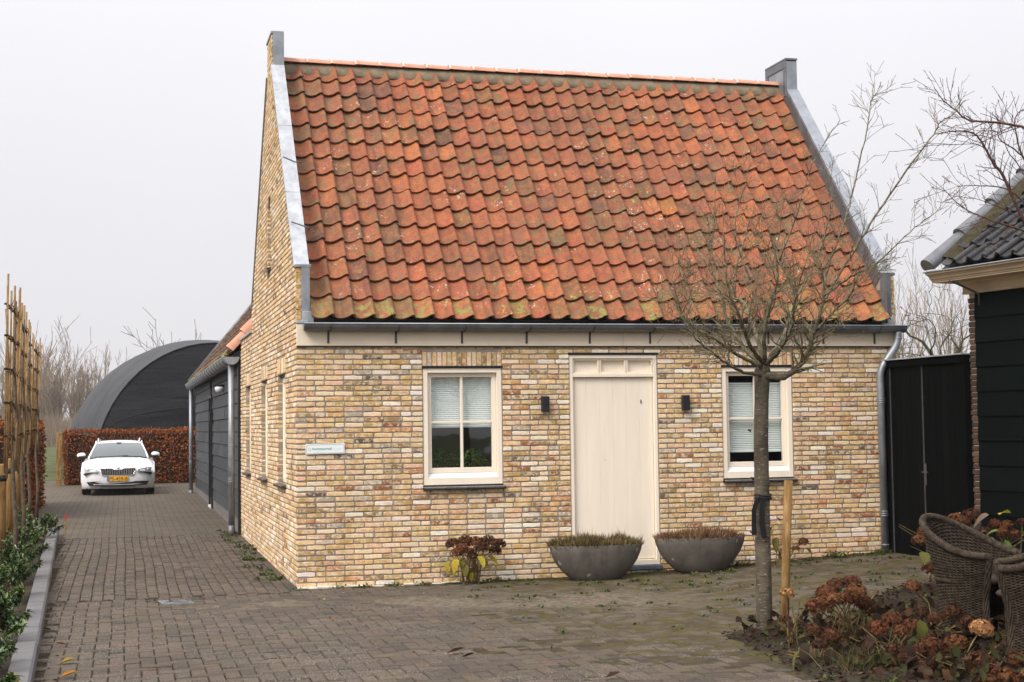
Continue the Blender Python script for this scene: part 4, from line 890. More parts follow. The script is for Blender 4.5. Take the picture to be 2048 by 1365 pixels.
def loft(b, secs, smooth=True):
    n = len(secs[0][1]); vs = []
    for y, pts in secs:
        full = pts+[(-x, z) for x, z in pts[::-1] if x > 1e-6]
        vs += [(x, y, z) for x, z in full]
    m_ = len(vs)//len(secs); fs = [(j*m_+i, j*m_+(i+1) % m_, (j+1)*m_+(i+1) % m_, (j+1)*m_+i) for j in range(len(secs)-1) for i in range(m_)]
    fs += [tuple(range(m_-1, -1, -1)), tuple((len(secs)-1)*m_+i for i in range(m_))]
    b.add(vs, fs, smooth=smooth)
def subsurf(o, lv=2):
    md = o.modifiers.new('sub', 'SUBSURF'); md.levels = lv; md.render_levels = lv; return o
def bsec(y, w_, zb, zt, sh): return (y, [(0, zb), (w_*.80, zb), (w_*.97, zb+.06), (w_, zb+.22), (w_, sh-.12), (w_*.975, sh), (w_*.86, sh+(zt-sh)*.62), (w_*.62, zt-.012), (w_*.30, zt), (0, zt)])
b = MB(); loft(b, [bsec(.50, .90, .18, .80, .72), bsec(.80, .925, .16, .875, .79), bsec(1.15, .93, .16, .935, .85), bsec(2.4, .935, .16, .985, .91), bsec(3.6, .935, .16, .99, .92), bsec(4.4, .91, .18, .98, .92), bsec(4.72, .85, .24, .93, .87), bsec(4.80, .70, .3, .85, .78)]); subsurf(b.build('body', M['car_white'], car))
# nose and bonnet as one curved sheet
RW = [(.13, .165), (.05, .20), (.02, .27), (.0, .36), (-.005, .46), (.0, .56), (.012, .64), (.035, .695), (.085, .735), (.20, .775), (.45, .83), (.75, .885), (1.02, .930), (1.24, .962)]
NCX = 34; b = MB(); vs = []
def nose(x, y, z):
    q = abs(x)/.93; k = max(0, 1-y/1.3); dy = (.05*q**2+.27*q**5)*k; top = max(0, min(1, (z-.60)/.12)); dz = -(.05*q**2+.085*q**6)*top*(1 if y > .03 else .6)
    cr = .010*exp(-((abs(x)-(.42+.10*y))/.035)**2)*(1 if y > .05 else 0); return (x*(1-.025*k*(z < .3)), y+dy, z+dz+cr)
for (y, z) in RW:
    for i in range(NCX+1): vs.append(nose(-.93+1.86*i/NCX, y, z))
b.add(vs, [(j*(NCX+1)+i, j*(NCX+1)+i+1, (j+1)*(NCX+1)+i+1, (j+1)*(NCX+1)+i) for j in range(len(RW)-1) for i in range(NCX)], smooth=True)
for sd in (0, NCX):                                      # wings: from the edge of the sheet down and back
    e_ = [vs[j*(NCX+1)+sd] for j in range(6, len(RW))]; n = len(e_); b.add(e_+[(x*1.004, y, .30 if 6 < j+6 < 99 else z) for j, (x, y, z) in enumerate(e_)], [(j, j+1, n+j+1, n+j) for j in range(n-1)], smooth=True)
b.build('bonnet', M['car_white'], car)
# cabin
def wsB(u): return (u*.735, 1.215+.10*u*u, .965-.012*u*u)
def wsT(u): return (u*.575, 1.83+.07*u*u, 1.345-.022*u*u)
def grid(f, nu, nv, name, mat):
    b = MB(); vs = [f(-1+2*i/nu, j/nv) for j in range(nv+1) for i in range(nu+1)]; b.add(vs, [(j*(nu+1)+i, j*(nu+1)+i+1, (j+1)*(nu+1)+i+1, (j+1)*(nu+1)+i) for j in range(nv) for i in range(nu)], smooth=True); return b.build(name, mat, car)
lp = lambda p, q, v: tuple(p[k]+(q[k]-p[k])*v for k in range(3))
grid(lambda u, v: (lambda p: (p[0], p[1]-.035*sin(pi*v), p[2]+.02*sin(pi*v)))(lp(wsB(u), wsT(u), v)), 12, 6, 'windscreen', M['car_glass'])
RF = [(1.83, .575, 1.345), (1.92, .585, 1.375), (2.15, .59, 1.398), (2.8, .59, 1.408), (3.6, .58, 1.392), (4.2, .565, 1.35), (4.35, .56, 1.30), (4.66, .62, .97)]
b = MB(); nu = 14; vs = [(-hw+2*hw*i/nu, y+(.07*(2*i/nu-1)**2 if y < 2 else 0), z-.022*(2*i/nu-1)**2-.03*(2*i/nu-1)**8) for (y, hw, z) in RF for i in range(nu+1)]
b.add(vs, [(j*(nu+1)+i, j*(nu+1)+i+1, (j+1)*(nu+1)+i+1, (j+1)*(nu+1)+i) for j in range(len(RF)-1) for i in range(nu)], smooth=True); b.build('roof', M['car_white'], car)
for s in (-1, 1):
    b = MB(); b.tube([lp(wsB(s*1.03), wsT(s*1.03), v) for v in (-.06, .25, .5, .75, 1.0)]+[(s*.60, 2.1, 1.372), (s*.605, 2.8, 1.378), (s*.595, 3.6, 1.362), (s*.575, 4.25, 1.30)], [.030, .030, .029, .028, .026, .022, .020, .020, .020], 8); b.build('pillar', M['car_white'], car)
    b = MB(); b.add([(s*.775, 1.30, .95), (s*.815, 1.8, .97), (s*.815, 3.9, .98), (s*.76, 4.62, .96), (s*.60, 4.2, 1.32), (s*.605, 2.8, 1.365), (s*.60, 1.95, 1.345)], [(0, 1, 2, 3, 4, 5, 6)]); b.build('side_window', M['car_glass'], car)
b = MB(); b.add([lp(wsB(u), wsT(u), .985) for u in (-.13, .13)]+[lp(wsB(u), wsT(u), .88) for u in (.06, -.06)], [(0, 1, 2, 3)]); o = b.build('sensor_patch', M['car_black'], car, (0, -.016, .012))
MB().tube([(-.60, 1.25, .968), (-.1, 1.185, .985), (.25, 1.21, 1.00)], .009, 4).build('wiper', M['car_black'], car); MB().tube([(.62, 1.25, .968), (.1, 1.18, .982)], .009, 4).build('wiper', M['car_black'], car)
for s in (-1, 1):
    hl = empty('headlight', (s*.665, .070, .640)); hl.parent = car; hl.rotation_euler = (radians(-14), 0, s*radians(22))
    b = MB(); pr = [(-.185, -.045), (.165, -.060), (.195, .062), (.06, .060), (-.175, .022)]
    pr = [(s*x, z) for x, z in pr]; b.prism(pr, lambda a, c, d: (a, d, c), -.03, .10); b.build('lens', M['headlight'], hl)
    b = MB(); pr = [(-.02, -.060), (.185, -.072), (.19, -.115), (.14, -.105)]; b.prism([(s*x, z) for x, z in pr], lambda a, c, d: (a, d, c), -.025, .08); b.build('indicator_lamp', M['car_black'], hl)
    b = MB(); b.prism([(s*(-.14), -.028), (s*.0, -.035), (s*.0, .02), (s*(-.13), .005)], lambda a, c, d: (a, d, c), -.036, -.02); b.build('reflector', M['white'], hl)
    b = MB(); b.lathe([(.001, -.02), (.035, -.015), (.045, 0), (.035, .012), (.001, .015)], 12, (s*.09, -.022, .008)); b.build('lamp_projector', M['chrome'], hl)
gr_ = empty('grille', (0, .010, .605)); gr_.parent = car
pr = [(-.44, .065), (-.40, -.075), (-.35, -.095), (.35, -.095), (.40, -.075), (.44, .065), (.42, .09), (.16, .088), (.10, .055), (-.10, .055), (-.16, .088), (-.42, .09)]
b = MB(); b.prism(pr, lambda a, c, d: (a, d+.10*(a*a)*1.2, c), -.035, .06); b.build('opening', M['car_black'], gr_)
b = MB(); b.tube([(x, -.040+.12*x*x, z) for x, z in pr+pr[:1]], .010, 5); b.build('surround', M['chrome'], gr_)
for i in range(19):
    x = -.39+i*.0433; zt = .078 if abs(x) > .15 else .045; b = MB(); b.box((x-.008, -.046+.12*x*x, -.085), (x+.008, -.03+.12*x*x, zt)); b.build('bar', M['chrome'], gr_)
b = MB(); b.lathe([(.001, -.008), (.036, -.006), (.040, 0), (.036, .004), (.001, .006)], 18); o = b.build('emblem', M['chrome'], car, (0, .022, .722)); o.rotation_euler = (radians(62), 0, 0)
pl_ = empty('number_plate', (0, -.022, .425)); pl_.parent = car
b = MB(); b.bbox((-.225, -.012, -.057), (.26, .008, .057), .004); b.build('plate', M['plate_yellow'], pl_)
b = MB(); b.bbox((-.268, -.012, -.057), (-.226, .008, .057), .004); b.build('country_band', M['plate_blue'], pl_)
text_mesh('PS-439-B', .125, 'characters', M['car_black'], pl_, (.018, -.0135, -.043), (pi/2, 0, 0), .001, 'CENTER')
b = MB(); b.prism([(-.78, .035), (-.72, -.055), (-.48, -.075), (-.38, -.105), (.38, -.105), (.48, -.075), (.72, -.055), (.78, .035), (.60, .045), (-.60, .045)], lambda a, c, d: (a, d+.30*max(0, abs(a)-.35)**1.6, c), -.02, .10); b.build('intake', M['car_black'], car, (0, .0, .315))
b = MB(); b.tube([(x, .0+.30*max(0, abs(x)-.35)**1.6-.012, .292-.02*cos(x*2)) for x in [-.62+i*.062 for i in range(21)]], .009, 5); b.build('intake_trim', M['chrome'], car)
for s in (-1, 1):
    b = MB(); b.bbox((s*.60-.09, .07, .295), (s*.60+.09, .10, .335), .008); b.build('fog_light', M['headlight'], car)
    mr_ = empty('mirror', (s*.93, 1.42, 1.02)); mr_.parent = car
    b = MB(); b.lathe([(.001, -.065), (.05, -.06), (.085, -.03), (.092, .005), (.078, .045), (.04, .065), (.001, .068)], 14, (0, 0, 0), 1.25, .8); o = b.build('housing', M['car_white'], mr_, (s*.03, 0, 0)); o.rotation_euler = (0, s*radians(8), 0)
    b = MB(); b.lathe([(.001, -.075), (.085, -.07), (.09, -.02), (.001, -.018)], 14, (s*.02, 0, 0), 1.2, .82); b.tube([(0, 0, -.045), (-s*.14, .03, -.075)], .024, 6); b.build('base', M['car_black'], mr_)
    b = MB(); b.tube(bend([(s*.53, 1.95, 1.375), (s*.545, 2.12, 1.455), (s*.545, 3.8, 1.445), (s*.53, 4.1, 1.36)], .12), .020, 8); b.build('roof_rail', M['chrome'], car)
    for yy in (.92, 3.78):
        wh = empty('wheel', (s*.81, yy, .325)); wh.parent = car; wh.rotation_euler = (0, pi/2, 0)
        b = MB(); b.lathe([(.20, -.10), (.30, -.112), (.322, -.09), (.326, 0), (.322, .09), (.30, .112), (.20, .10)], 28, close=False); b.build('tyre', M['tyre'], wh)
        b = MB(); b.lathe([(.001, s*.085), (.06, s*.095), (.19, s*.10), (.205, s*.10), (.205, -s*.09)], 20, close=False); b.build('rim', M['chrome'], wh)
b = MB(); b.box((-.80, .25, .14), (.80, 4.5, .24)); b.build('underbody', M['car_black'], car)

# ------------------------------------------------------------------ vegetation helpers
def leafmat(name, rough=0.55, trans=0.25, obj=False, spec=0.35):
    m, t = newmat(name); base, r = tint_source(t, obj); p = t.pos(); n = t.noise(p, 40, 3, .6)
    c = t.mix(t.math('MULTIPLY', t.ramp(n, .4, .7), .5), base, t.mix(.6, base, (.02, .015, .008)))
    d = t('BsdfPrincipled', {'Base Color': c, 'Roughness': rough, 'Specular IOR Level': spec}); tr = t('BsdfTranslucent', {'Color': c}); ms = t('MixShader', {0: trans, 1: d.outputs[0], 2: tr.outputs[0]})
    o = t('OutputMaterial'); t.t.links.new(ms.outputs[0], o.inputs[0]); return m
M['leaf'] = leafmat('leaf'); M['leaf_gloss'] = leafmat('glossy_leaf', 0.28, 0.15, spec=0.55); M['leaf_dry'] = leafmat('dry_leaf', 0.85, 0.2, spec=0.08); M['leaf_o'] = leafmat('large_leaf', 0.75, 0.25, True, spec=0.15); M['petal_o'] = leafmat('dry_petal', 0.8, 0.25, True)
def barkmat(name, col, col2, scale=20, bump=.6):
    m, t = newmat(name); p = t.pos(); n = t.noise(p, scale, 5, .65); f = t.noise(p, scale*6, 3, .6)
    t.out(t.mix(t.ramp(n, .38, .66), col, col2), .85, t.math('ADD', n, t.math('MULTIPLY', f, .5)), bump, .006, .2); return m
M['twig'] = barkmat('twig_bark', (.075, .055, .04), (.13, .10, .07)); M['bamboo'] = barkmat('bamboo_cane', (.20, .120, .050), (.30, .195, .090), 12, .2); M['post'] = None
m, t = newmat('treated_post'); p = t.pos(); n = t.noise(t.scale(p, (26, 26, 3.2)), 1.0, 5, .6, .8); k = t.noise(p, 4, 3)
t.out(t.mix(t.ramp(n, .38, .66), t.mix(t.ramp(k, .35, .65), (.15, .075, .022), (.21, .115, .038)), t.mix(t.ramp(k, .35, .65), (.28, .16, .055), (.33, .21, .085))), .75, n, .4, .004, .25); M['post'] = m
m, t = newmat('cherry_bark'); p = t.pos(); z = t('SeparateXYZ', {0: p}).outputs[2]; bands = t.noise(t.scale(p, (10, 10, 75)), 1.0, 4, .6); sp = t.noise(t.scale(p, (22, 22, 120)), 1.0, 2, .5); big = t.noise(p, 6, 4, .6)
c = t.mix(t.ramp(big, .35, .65), (.070, .054, .038), (.125, .102, .072)); c = t.mix(t.math('MULTIPLY', t.ramp(bands, .52, .66), .6), c, (.032, .024, .018)); c = t.mix(t.math('MULTIPLY', t.ramp(sp, .64, .70), .9), c, (.38, .34, .27))
c = t.mix(t.math('MULTIPLY', t.ramp(z, 2.05, 2.7), t.ramp(t.noise(p, 14, 4, .7), .42, .60)), c, t.mix(t.ramp(t.noise(p, 30, 3), .4, .6), (.16, .15, .055), (.27, .255, .20)))
t.out(c, .8, t.math('ADD', bands, big), .6, .006, .25); M['cherry'] = m
M['lichen_twig'] = barkmat('lichened_twig', (.15, .105, .075), (.27, .245, .125), 16); M['red_twig'] = barkmat('reddish_twig', (.075, .035, .030), (.12, .070, .055), 22)
def leaf(mb, p, d, up, l, w_, col, fold=.25, curl=.0):
    d = d.normalized(); s = d.cross(up)
    if s.length < 1e-4: s = d.cross(Vector((1, 0, .3)))
    s.normalize(); n = s.cross(d)
    a = p; m1 = p+d*l*.45+n*(-curl*l*.2); e = p+d*l-n*(curl*l)
    L_, R_ = m1+s*w_*.5+n*w_*fold, m1-s*w_*.5+n*w_*fold; q = p+d*l*.75-n*(curl*l*.55); L2, R2 = q+s*w_*.33+n*w_*fold*.7, q-s*w_*.33+n*w_*fold*.7
    mb.add([a, m1, e, L_, R_, q, L2, R2], [(0, 1, 3), (0, 4, 1), (1, 5, 6, 3), (1, 4, 7, 5), (5, 2, 6), (5, 7, 2)], col, smooth=True)
def rvec():
    while True:
        v = Vector((rnd(-1, 1), rnd(-1, 1), rnd(-1, 1)))
        if .05 < v.length < 1: return v.normalized()
def vary(c, k=.25): f = rnd(1-k, 1+k); return (c[0]*f*rnd(.93, 1.07), c[1]*f*rnd(.93, 1.07), c[2]*f, random.random())
def branch(mb, p, d, ln, r, depth, cfg, col=None, tips=None):
    """a recursive, slightly wandering limb with side shoots"""
    n = max(3, int(ln/cfg['seg'])); pts = [p.copy()]; rad = [r]; st = ln/n; q = p.copy(); dd = d.normalized()
    for i in range(n):
        dd = (dd+rvec()*cfg['wander']+Vector((0, 0, cfg['trop']))).normalized(); q = q+dd*st; pts.append(q.copy()); rad.append(max(cfg['rmin'], r*(1-(i+1)/n*cfg['taper'])))
    mb.tube(pts, rad, 7 if r > .015 else (4 if r > .006 else 3), col, cap=False, smooth=True)
    if tips is not None: tips.append((pts[-1], dd, depth))
    if depth <= 0: return
    k = cfg['kids'][min(depth, len(cfg['kids']))-1]; k = int(k*max(.4, min(1.6, ln/cfg.get('ref', ln))))
    for j in range(k):
        u = rnd(cfg['from'], 1.0); i = min(n-1, int(u*n)); a = (pts[i+1]-pts[i]).normalized(); side = a.cross(rvec()); side.normalize()
        nd = a*cos(radians(cfg['ang']))+side*sin(radians(cfg['ang']+rnd(-14, 14)))
        branch(mb, pts[i].lerp(pts[i+1], rnd(0, 1)), nd, ln*cfg['ratio']*rnd(.55, 1.15), max(cfg['rmin'], rad[i]*cfg.get('rr', .55)), depth-1, cfg, col, tips)
def buds(mb, tips, n, size, col):
    for (p, d, dep) in tips:
        for i in range(n):
            q = p-d*rnd(0, .09)*i; mb.tube([q, q+(d+rvec()*.7).normalized()*size*1.6, ], [size*.55, size*.15], 4, vary(col, .2), cap=False)

# ------------------------------------------------------------------ hedges and strip planting
BEECH = [((.27, .075, .022), 5), ((.20, .052, .017), 5), ((.35, .11, .034), 4), ((.10, .035, .016), 3), ((.42, .19, .075), 1.5)]
def hedge(name, x0, x1, y0, y1, h, n, label, lw=.05):
    e = empty(name, ((x0+x1)/2, y0, G((x0+x1)/2, y0)), 0, label, 'hedge', 'brown beech hedges'); cx = (x0+x1)/2; b = MB(); q = .10
    b.box((x0-cx+q, q, 0), (x1-cx-q, y1-y0-q, h-q)); b.build('branches', M['twig_dark'], e)
    b = MB(); A = [((y1-y0)*h, 0), ((x1-x0)*h, 1), ((x1-x0)*(y1-y0), 2), ((y1-y0)*h, 3)]; tot = sum(a for a, _ in A)
    for i in range(n):
        u = rnd(0, tot); f = 0
        while u > A[f][0]: u -= A[f][0]; f += 1
        f = A[f][1]; dep = abs(random.gauss(0, .05)); bump_ = 0
        if f == 0: p = Vector((x0-cx+dep, rnd(0, y1-y0), rnd(.02, h))); nn = Vector((-1, 0, .2))
        elif f == 3: p = Vector((x1-cx-dep, rnd(0, y1-y0), rnd(.02, h))); nn = Vector((1, 0, .2))
        elif f == 1: p = Vector((rnd(x0-cx, x1-cx), dep, rnd(.02, h))); nn = Vector((0, -1, .2))
        else: p = Vector((rnd(x0-cx, x1-cx), rnd(0, y1-y0), h-dep+rnd(0, .05))); nn = Vector((0, 0, 1))
        bump_ = .07*noise.noise(Vector((p.x*1.7, p.y*1.7, p.z*1.7))); p += nn*bump_
        d = (nn*.6+rvec()+Vector((0, 0, -.5))).normalized(); leaf(b, p, d, nn+rvec()*.6, lw*rnd(.9, 1.6), lw*rnd(.6, .95), vary(pick(BEECH)), .15, rnd(0, .5))
    b.build('foliage', M['leaf_dry'], e, recalc=False); return e
M['twig_dark'] = simple('hedge_twigs', (.045, .028, .018), .95, .5, 14, .9, bdist=.03)
hedge('beech_hedge', -3.62, 1.2, 30.2, 31.2, 1.62, 9000, 'long brown beech hedge behind the white car', .055)
hedge('beech_hedge', -4.95, -3.68, 13.5, 19.6, 1.92, 9000, 'tall brown beech hedge beside the bamboo frames', .06)
e = empty('wooden_post', (-3.75, 29.9, G(-3.75, 29.9)), 0, 'brown wooden gatepost at the end of the beech hedge', 'post')
b = MB(); b.bbox((-.085, -.085, -.1), (.085, .085, 1.58), .012); b.build('shaft', M['post'], e)
e = empty('brush_heap', (-2.0, 29.0, G(0, 29)), 0, 'heap of dark cut branches piled behind the white car', 'brushwood'); b = MB()
for i in range(260):
    p = Vector((random.gauss(-.05, .55), rnd(-.4, .4), rnd(.2, 1.45))); d = (rvec()+Vector((0, 0, .5))).normalized(); k = rnd(.3, .8); b.tube([p, p+d*k*.5+rvec()*.04, p+d*k], [rnd(.006, .014), .006, .003], 3, cap=False)
tag(b.build('twigs', M['twig_dark'], e), kind='stuff')
# glossy green shrubs behind the kerb
GREEN = [((.035, .082, .018), 5), ((.058, .12, .025), 5), ((.10, .17, .035), 2.5), ((.025, .055, .016), 3), ((.15, .13, .03), .6)]
def shrub(x, y, r, h, n, label):
    e = empty('laurel_shrub', (x, y, strip_h(x, y)-.03), 0, label, 'shrub', 'green shrubs along the kerb'); b = MB(); st = MB()
    for k in range(int(16*r/.35)):
        a = rnd(0, 2*pi); rad = r*sqrt(rnd(0, 1)); tip = Vector((rad*cos(a), rad*sin(a), h*(1.05-.55*(rad/r)**2)*rnd(.7, 1.05))); base = Vector((tip.x*.35, tip.y*.35, 0)); mid = base.lerp(tip, .55)+Vector((0, 0, .04)); st.tube([base, mid, tip], [.007, .005, .003], 4, (.10, .035, .02, .5), cap=False)
        m_ = int(n/(16*r/.35))
        for i in range(m_):
            u = rnd(.25, 1)**.7; p = mid.lerp(tip, (u-.5)*2) if u > .5 else base.lerp(mid, u*2); d = (rvec()*.9+Vector((cos(a), sin(a), 0))*.35+Vector((0, 0, .25))).normalized(); young = u > .85 and random.random() < .5
            c = vary((.14, .19, .045) if young else pick(GREEN)); leaf(b, p, d, Vector((0, 0, 1))+rvec()*.3, rnd(.042, .075), rnd(.019, .030), c, .28, rnd(.1, .5))
    st.build('stems', M['leaf'], e); b.build('foliage', M['leaf_gloss'], e, recalc=False)
SH = [(-2.86, -7.3, .36, .40, 'glossy green shrub at the bottom corner, nearest along the kerb'), (-2.98, -5.75, .38, .46, 'glossy green shrub along the kerb, second from the picture corner'), (-3.04, -4.2, .38, .50, 'glossy green shrub along the kerb, third from the picture corner'),
      (-3.10, -2.6, .38, .50, 'glossy green shrub along the kerb, fourth from the picture corner'), (-3.15, -.9, .40, .52, 'glossy green shrub at the middle of the kerb, fifth from the corner'), (-3.20, .9, .40, .54, 'glossy green shrub along the kerb, sixth from the picture corner'),
      (-3.24, 2.9, .40, .55, 'glossy green shrub along the kerb beside the nearest round posts'), (-3.30, 5.0, .42, .58, 'glossy green shrub along the kerb, second from its far end'), (-3.30, 7.3, .46, .60, 'glossy green shrub at the far end of the kerb by the red topped stake')]
for x, y, r, h, lab in SH: shrub(x, y, r*1.12, h*1.1, 1500, lab)
# young espalier trees tied to round posts, with bamboo lattices
LT = [(-3.27, 1.45, 'nearest'), (-3.36, 4.05, 'second'), (-3.50, 7.7, 'third'), (-3.60, 10.3, 'farthest')]
nth = {'nearest': 'nearest of the four along the drive', 'second': 'second of the four along the drive', 'third': 'third of the four along the drive', 'farthest': 'farthest of the four, by the beech hedge'}
M['strap'] = simple('black_rubber_strap', (.012, .012, .013), .6, .1, 20, .1)
for (x, y, w_) in LT:
    g0 = strip_h(x, y); e = empty('round_post', (x, y, g0-.1), 0, 'round wooden tree post, '+nth[w_], 'post', 'round posts beside the drive'); b = MB()
    b.lathe([(.052, 0), (.052, 1.44), (.046, 1.46), (.001, 1.462)], 14); b.build('shaft', M['post'], e)
    b = MB(); b.lathe([(.053, 1.26), (.0565, 1.262), (.0565, 1.328), (.053, 1.33)], 14, close=False); b.lathe([(.001, -.012), (.018, -.008), (.018, .008), (.001, .012)], 8, (.02, -.058, 1.295)); b.build('strap', M['strap'], e)
    ex, ey = {'nearest': (-3.09, .85), 'second': (-3.19, 3.95), 'third': (-3.355, 8.1), 'farthest': (-3.41, 11.4)}[w_]; e = empty('espalier_tree', (ex, ey, g0-.03), 0, 'young bare espalier tree on a bamboo lattice, '+nth[w_], 'tree', 'espalier trees beside the drive')
    b = MB(); path = [(0, 0, 0), (.02, .0, .7), (-.02, .03, 1.3), (.02, .05, 1.9), (-.01, .0, 2.5), (.01, 0, 3.25)]; b.tube(path, [.030, .028, .024, .020, .014, .008], 8)
    for zz in (1.72, 2.08, 2.44, 2.80, 3.14):
        for s in (-1, 1):
            b.tube([(0, 0, zz-.06), (rnd(-.02, .02), s*.35, zz+.02), (rnd(-.02, .02), s*.85, zz+.01)], [.009, .007, .004], 4)
            for q in range(3): p = Vector((0, s*rnd(.1, .8), zz)); b.tube([p, p+Vector((rnd(-.05, .05), s*.05, rnd(-.02, .09)))], [.005, .002], 3)
    b.build('trunk', M['twig'], e)
    for q, yy in enumerate((-.98, -.72, -.35, .05, .40, .72, 1.0)):
        b = MB(); lean = rnd(-.05, .05); b.tube([(-.03+rnd(-.02, .02), yy+lean, 1.35+rnd(-.1, .25)), (-.03, yy, 2.3), (-.03+rnd(-.03, .03), yy-lean, 3.40+rnd(-.10, .14))], .0125, 6); b.build('bamboo_cane', M['bamboo'], e)
    b = MB(); b.tube([(-.045, -.75, 3.1), (-.045, .5, 1.35)], .0115, 6); b.build('bamboo_cane', M['bamboo'], e)
    b = MB(); b.tube([(.02, .85, 3.3), (.02, -.2, 1.45)], .0115, 6); b.build('bamboo_cane', M['bamboo'], e)
    for zz in (1.72, 2.08, 2.44, 2.80, 3.14):
        b = MB(); b.tube([(-.02, -1.0, zz+rnd(-.03, .03)), (-.015, 1.0, zz+rnd(-.03, .03))], .0105, 6); b.build('bamboo_cane', M['bamboo'], e)
    b = MB()
    for zz in (1.72, 2.08, 2.44, 2.80, 3.14):
        for yy in (-.98, -.72, -.35, .05, .40, .72, 1.0): b.lathe([(.001, -.014), (.021, -.010), (.023, 0), (.021, .010), (.001, .014)], 6, (-.026, yy+rnd(-.01, .01), zz))
    tag(b.build('ties', M['twig_dark'], e), kind='stuff')
e = empty('marker_stake', (-2.84, 9.62, G(-2.84, 9.6)), 0, 'thin wooden stake with a red painted top at the kerb end', 'stake')
b = MB(); b.box((-.014, -.014, -.05), (.014, .014, .26)); b.build('shaft', M['bamboo'], e); M['red'] = simple('red_paint', (.55, .03, .02), .6, .1)
b = MB(); b.box((-.0145, -.0145, .261), (.0145, .0145, .345)); b.build('painted_top', M['red'], e)

# ------------------------------------------------------------------ planters by the door
m, t = newmat('weathered_concrete'); p = t.pos(); n = t.noise(p, 5, 6, .65); st = t.noise(t.scale(p, (18, 18, 1.5)), 1.0, 5, .65); f = t.noise(p, 90, 3)
c = t.mix(t.ramp(n, .3, .7), (.095, .082, .070), (.145, .126, .108)); c = t.mix(t.math('MULTIPLY', t.ramp(st, .45, .7), .5), c, (.072, .062, .053)); c = t.mix(t.math('MULTIPLY', t.ramp(t.noise(t.scale(p, (9, 9, 3)), 1.0, 3, .6), .68, .73), .75), c, (.42, .38, .31))
t.out(c, .75, t.math('ADD', n, t.math('MULTIPLY', f, .4)), .35, .006, .3); M['planter'] = m
HEATH = {0: [((.16, .085, .045), 6), ((.22, .15, .065), 5), ((.10, .13, .035), 3.5), ((.09, .045, .035), 2), ((.28, .23, .11), 3)], 1: [((.20, .10, .052), 6), ((.27, .16, .085), 5), ((.14, .07, .04), 3), ((.34, .24, .14), 3)]}
for k, (x, y, lab, tilt) in enumerate(((3.40, -.40, 'grey concrete bowl planter with greenish brown heather left of the door', .4), (4.70, -.37, 'grey concrete bowl planter with dry brown heather right of the door', -.3))):
    z0 = G(x, y)-.004; e = empty('bowl_planter', (x, y, z0), radians(tilt), lab, 'planter', 'concrete bowl planters at the door')
    b = MB(); prof = [(.001, .0), (.235, .0), (.26, .008), (.345, .06), (.43, .14), (.50, .235), (.545, .335), (.562, .412), (.556, .418), (.54, .416), (.53, .40), (.50, .345), (.001, .345)]
    b.lathe(prof, 48, (0, 0, 0), 1.0, .40, close=False); o = b.build('bowl', M['planter'], e); sharp(o.data, 50)
    b = MB(); b.lathe([(.001, .362), (.515, .358)], 32, (0, 0, 0), 1.0, .40, close=False); b.build('soil', M['earth'], e)
    b = MB()
    for i in range(4200):
        a = rnd(0, 2*pi); r = sqrt(rnd(0, 1))*.53; p = Vector((r*cos(a), r*sin(a)*.39, .358)); edge = (r/.53)**6; ln = rnd(.105, .185)*(1-.25*edge)*(1+.45*noise.noise(Vector((p.x*7, p.y*7, k*3+.5))))*(1.35 if random.random() < .04 else 1); d = Vector((cos(a)*.5*edge+rnd(-.35, .35)+.25*(p.x/.5), rnd(-.35, .35)+sin(a)*.3*edge, 1)).normalized()
        c = vary(pick(HEATH[k]), .3); s = d.cross(rvec()).normalized()*rnd(.0016, .0034); q = p+d*ln*.6+rvec()*.008; b.add([p-s*.5, p+s*.5, q+s*1.6, q-s*1.6, p+d*ln+rvec()*.01], [(0, 1, 2, 3), (3, 2, 4)], c)
        if random.random() < .5: q2 = q+rvec()*.02; b.add([q, q+s*2, q2+Vector((0, 0, .02))], [(0, 1, 2)], c)
    tag(b.build('heather', M['leaf_dry'], e, recalc=False), kind='stuff')

# ------------------------------------------------------------------ hydrangeas
def head_mesh(seed, r):
    random.seed(seed); b = MB()
    for i in range(170):
        d = rvec(); d.z = d.z*.75+.25
        if d.z < -.35: d.z = -d.z
        d.normalize(); c_ = d*r*rnd(.80, 1.04); c_.z *= .78; s = d.cross(rvec()).normalized(); u = d.cross(s); pr = r*rnd(.11, .19); g = rnd(.30, 1.7)
        for q in range(4):
            an = q*pi/2+rnd(-.2, .2); v = s*cos(an)+u*sin(an); w2 = s*cos(an+pi/2)+u*sin(an+pi/2); lift = d*pr*rnd(-.15, .55)
            b.add([c_, c_+v*pr*.6+w2*pr*.5+lift*.5, c_+v*pr*1.15+lift, c_+v*pr*.6-w2*pr*.5+lift*.5], [(0, 1, 2), (0, 2, 3)], (g, g, g, .5))
    return b.mesh('flower_head', M['petal_o2'], recalc=False)
m, t = newmat('dry_petal2'); oi = t('ObjectInfo').outputs['Color']; a = t('Attribute', attribute_name='tint').outputs['Color']; c = t.mix(1.0, oi, a, 'MULTIPLY'); n = t.noise(t.pos(), 35, 3)
c = t.mix(t.math('MULTIPLY', t.ramp(n, .45, .7), .45), c, t.mix(.5, c, (.30, .14, .06))); d = t('BsdfPrincipled', {'Base Color': c, 'Roughness': .8, 'Specular IOR Level': .2}); tr = t('BsdfTranslucent', {'Color': c}); ms = t('MixShader', {0: .28, 1: d.outputs[0], 2: tr.outputs[0]}); o = t('OutputMaterial'); t.t.links.new(ms.outputs[0], o.inputs[0]); M['petal_o2'] = m
heads = [head_mesh(70+i, .10) for i in range(5)]; random.seed(77)
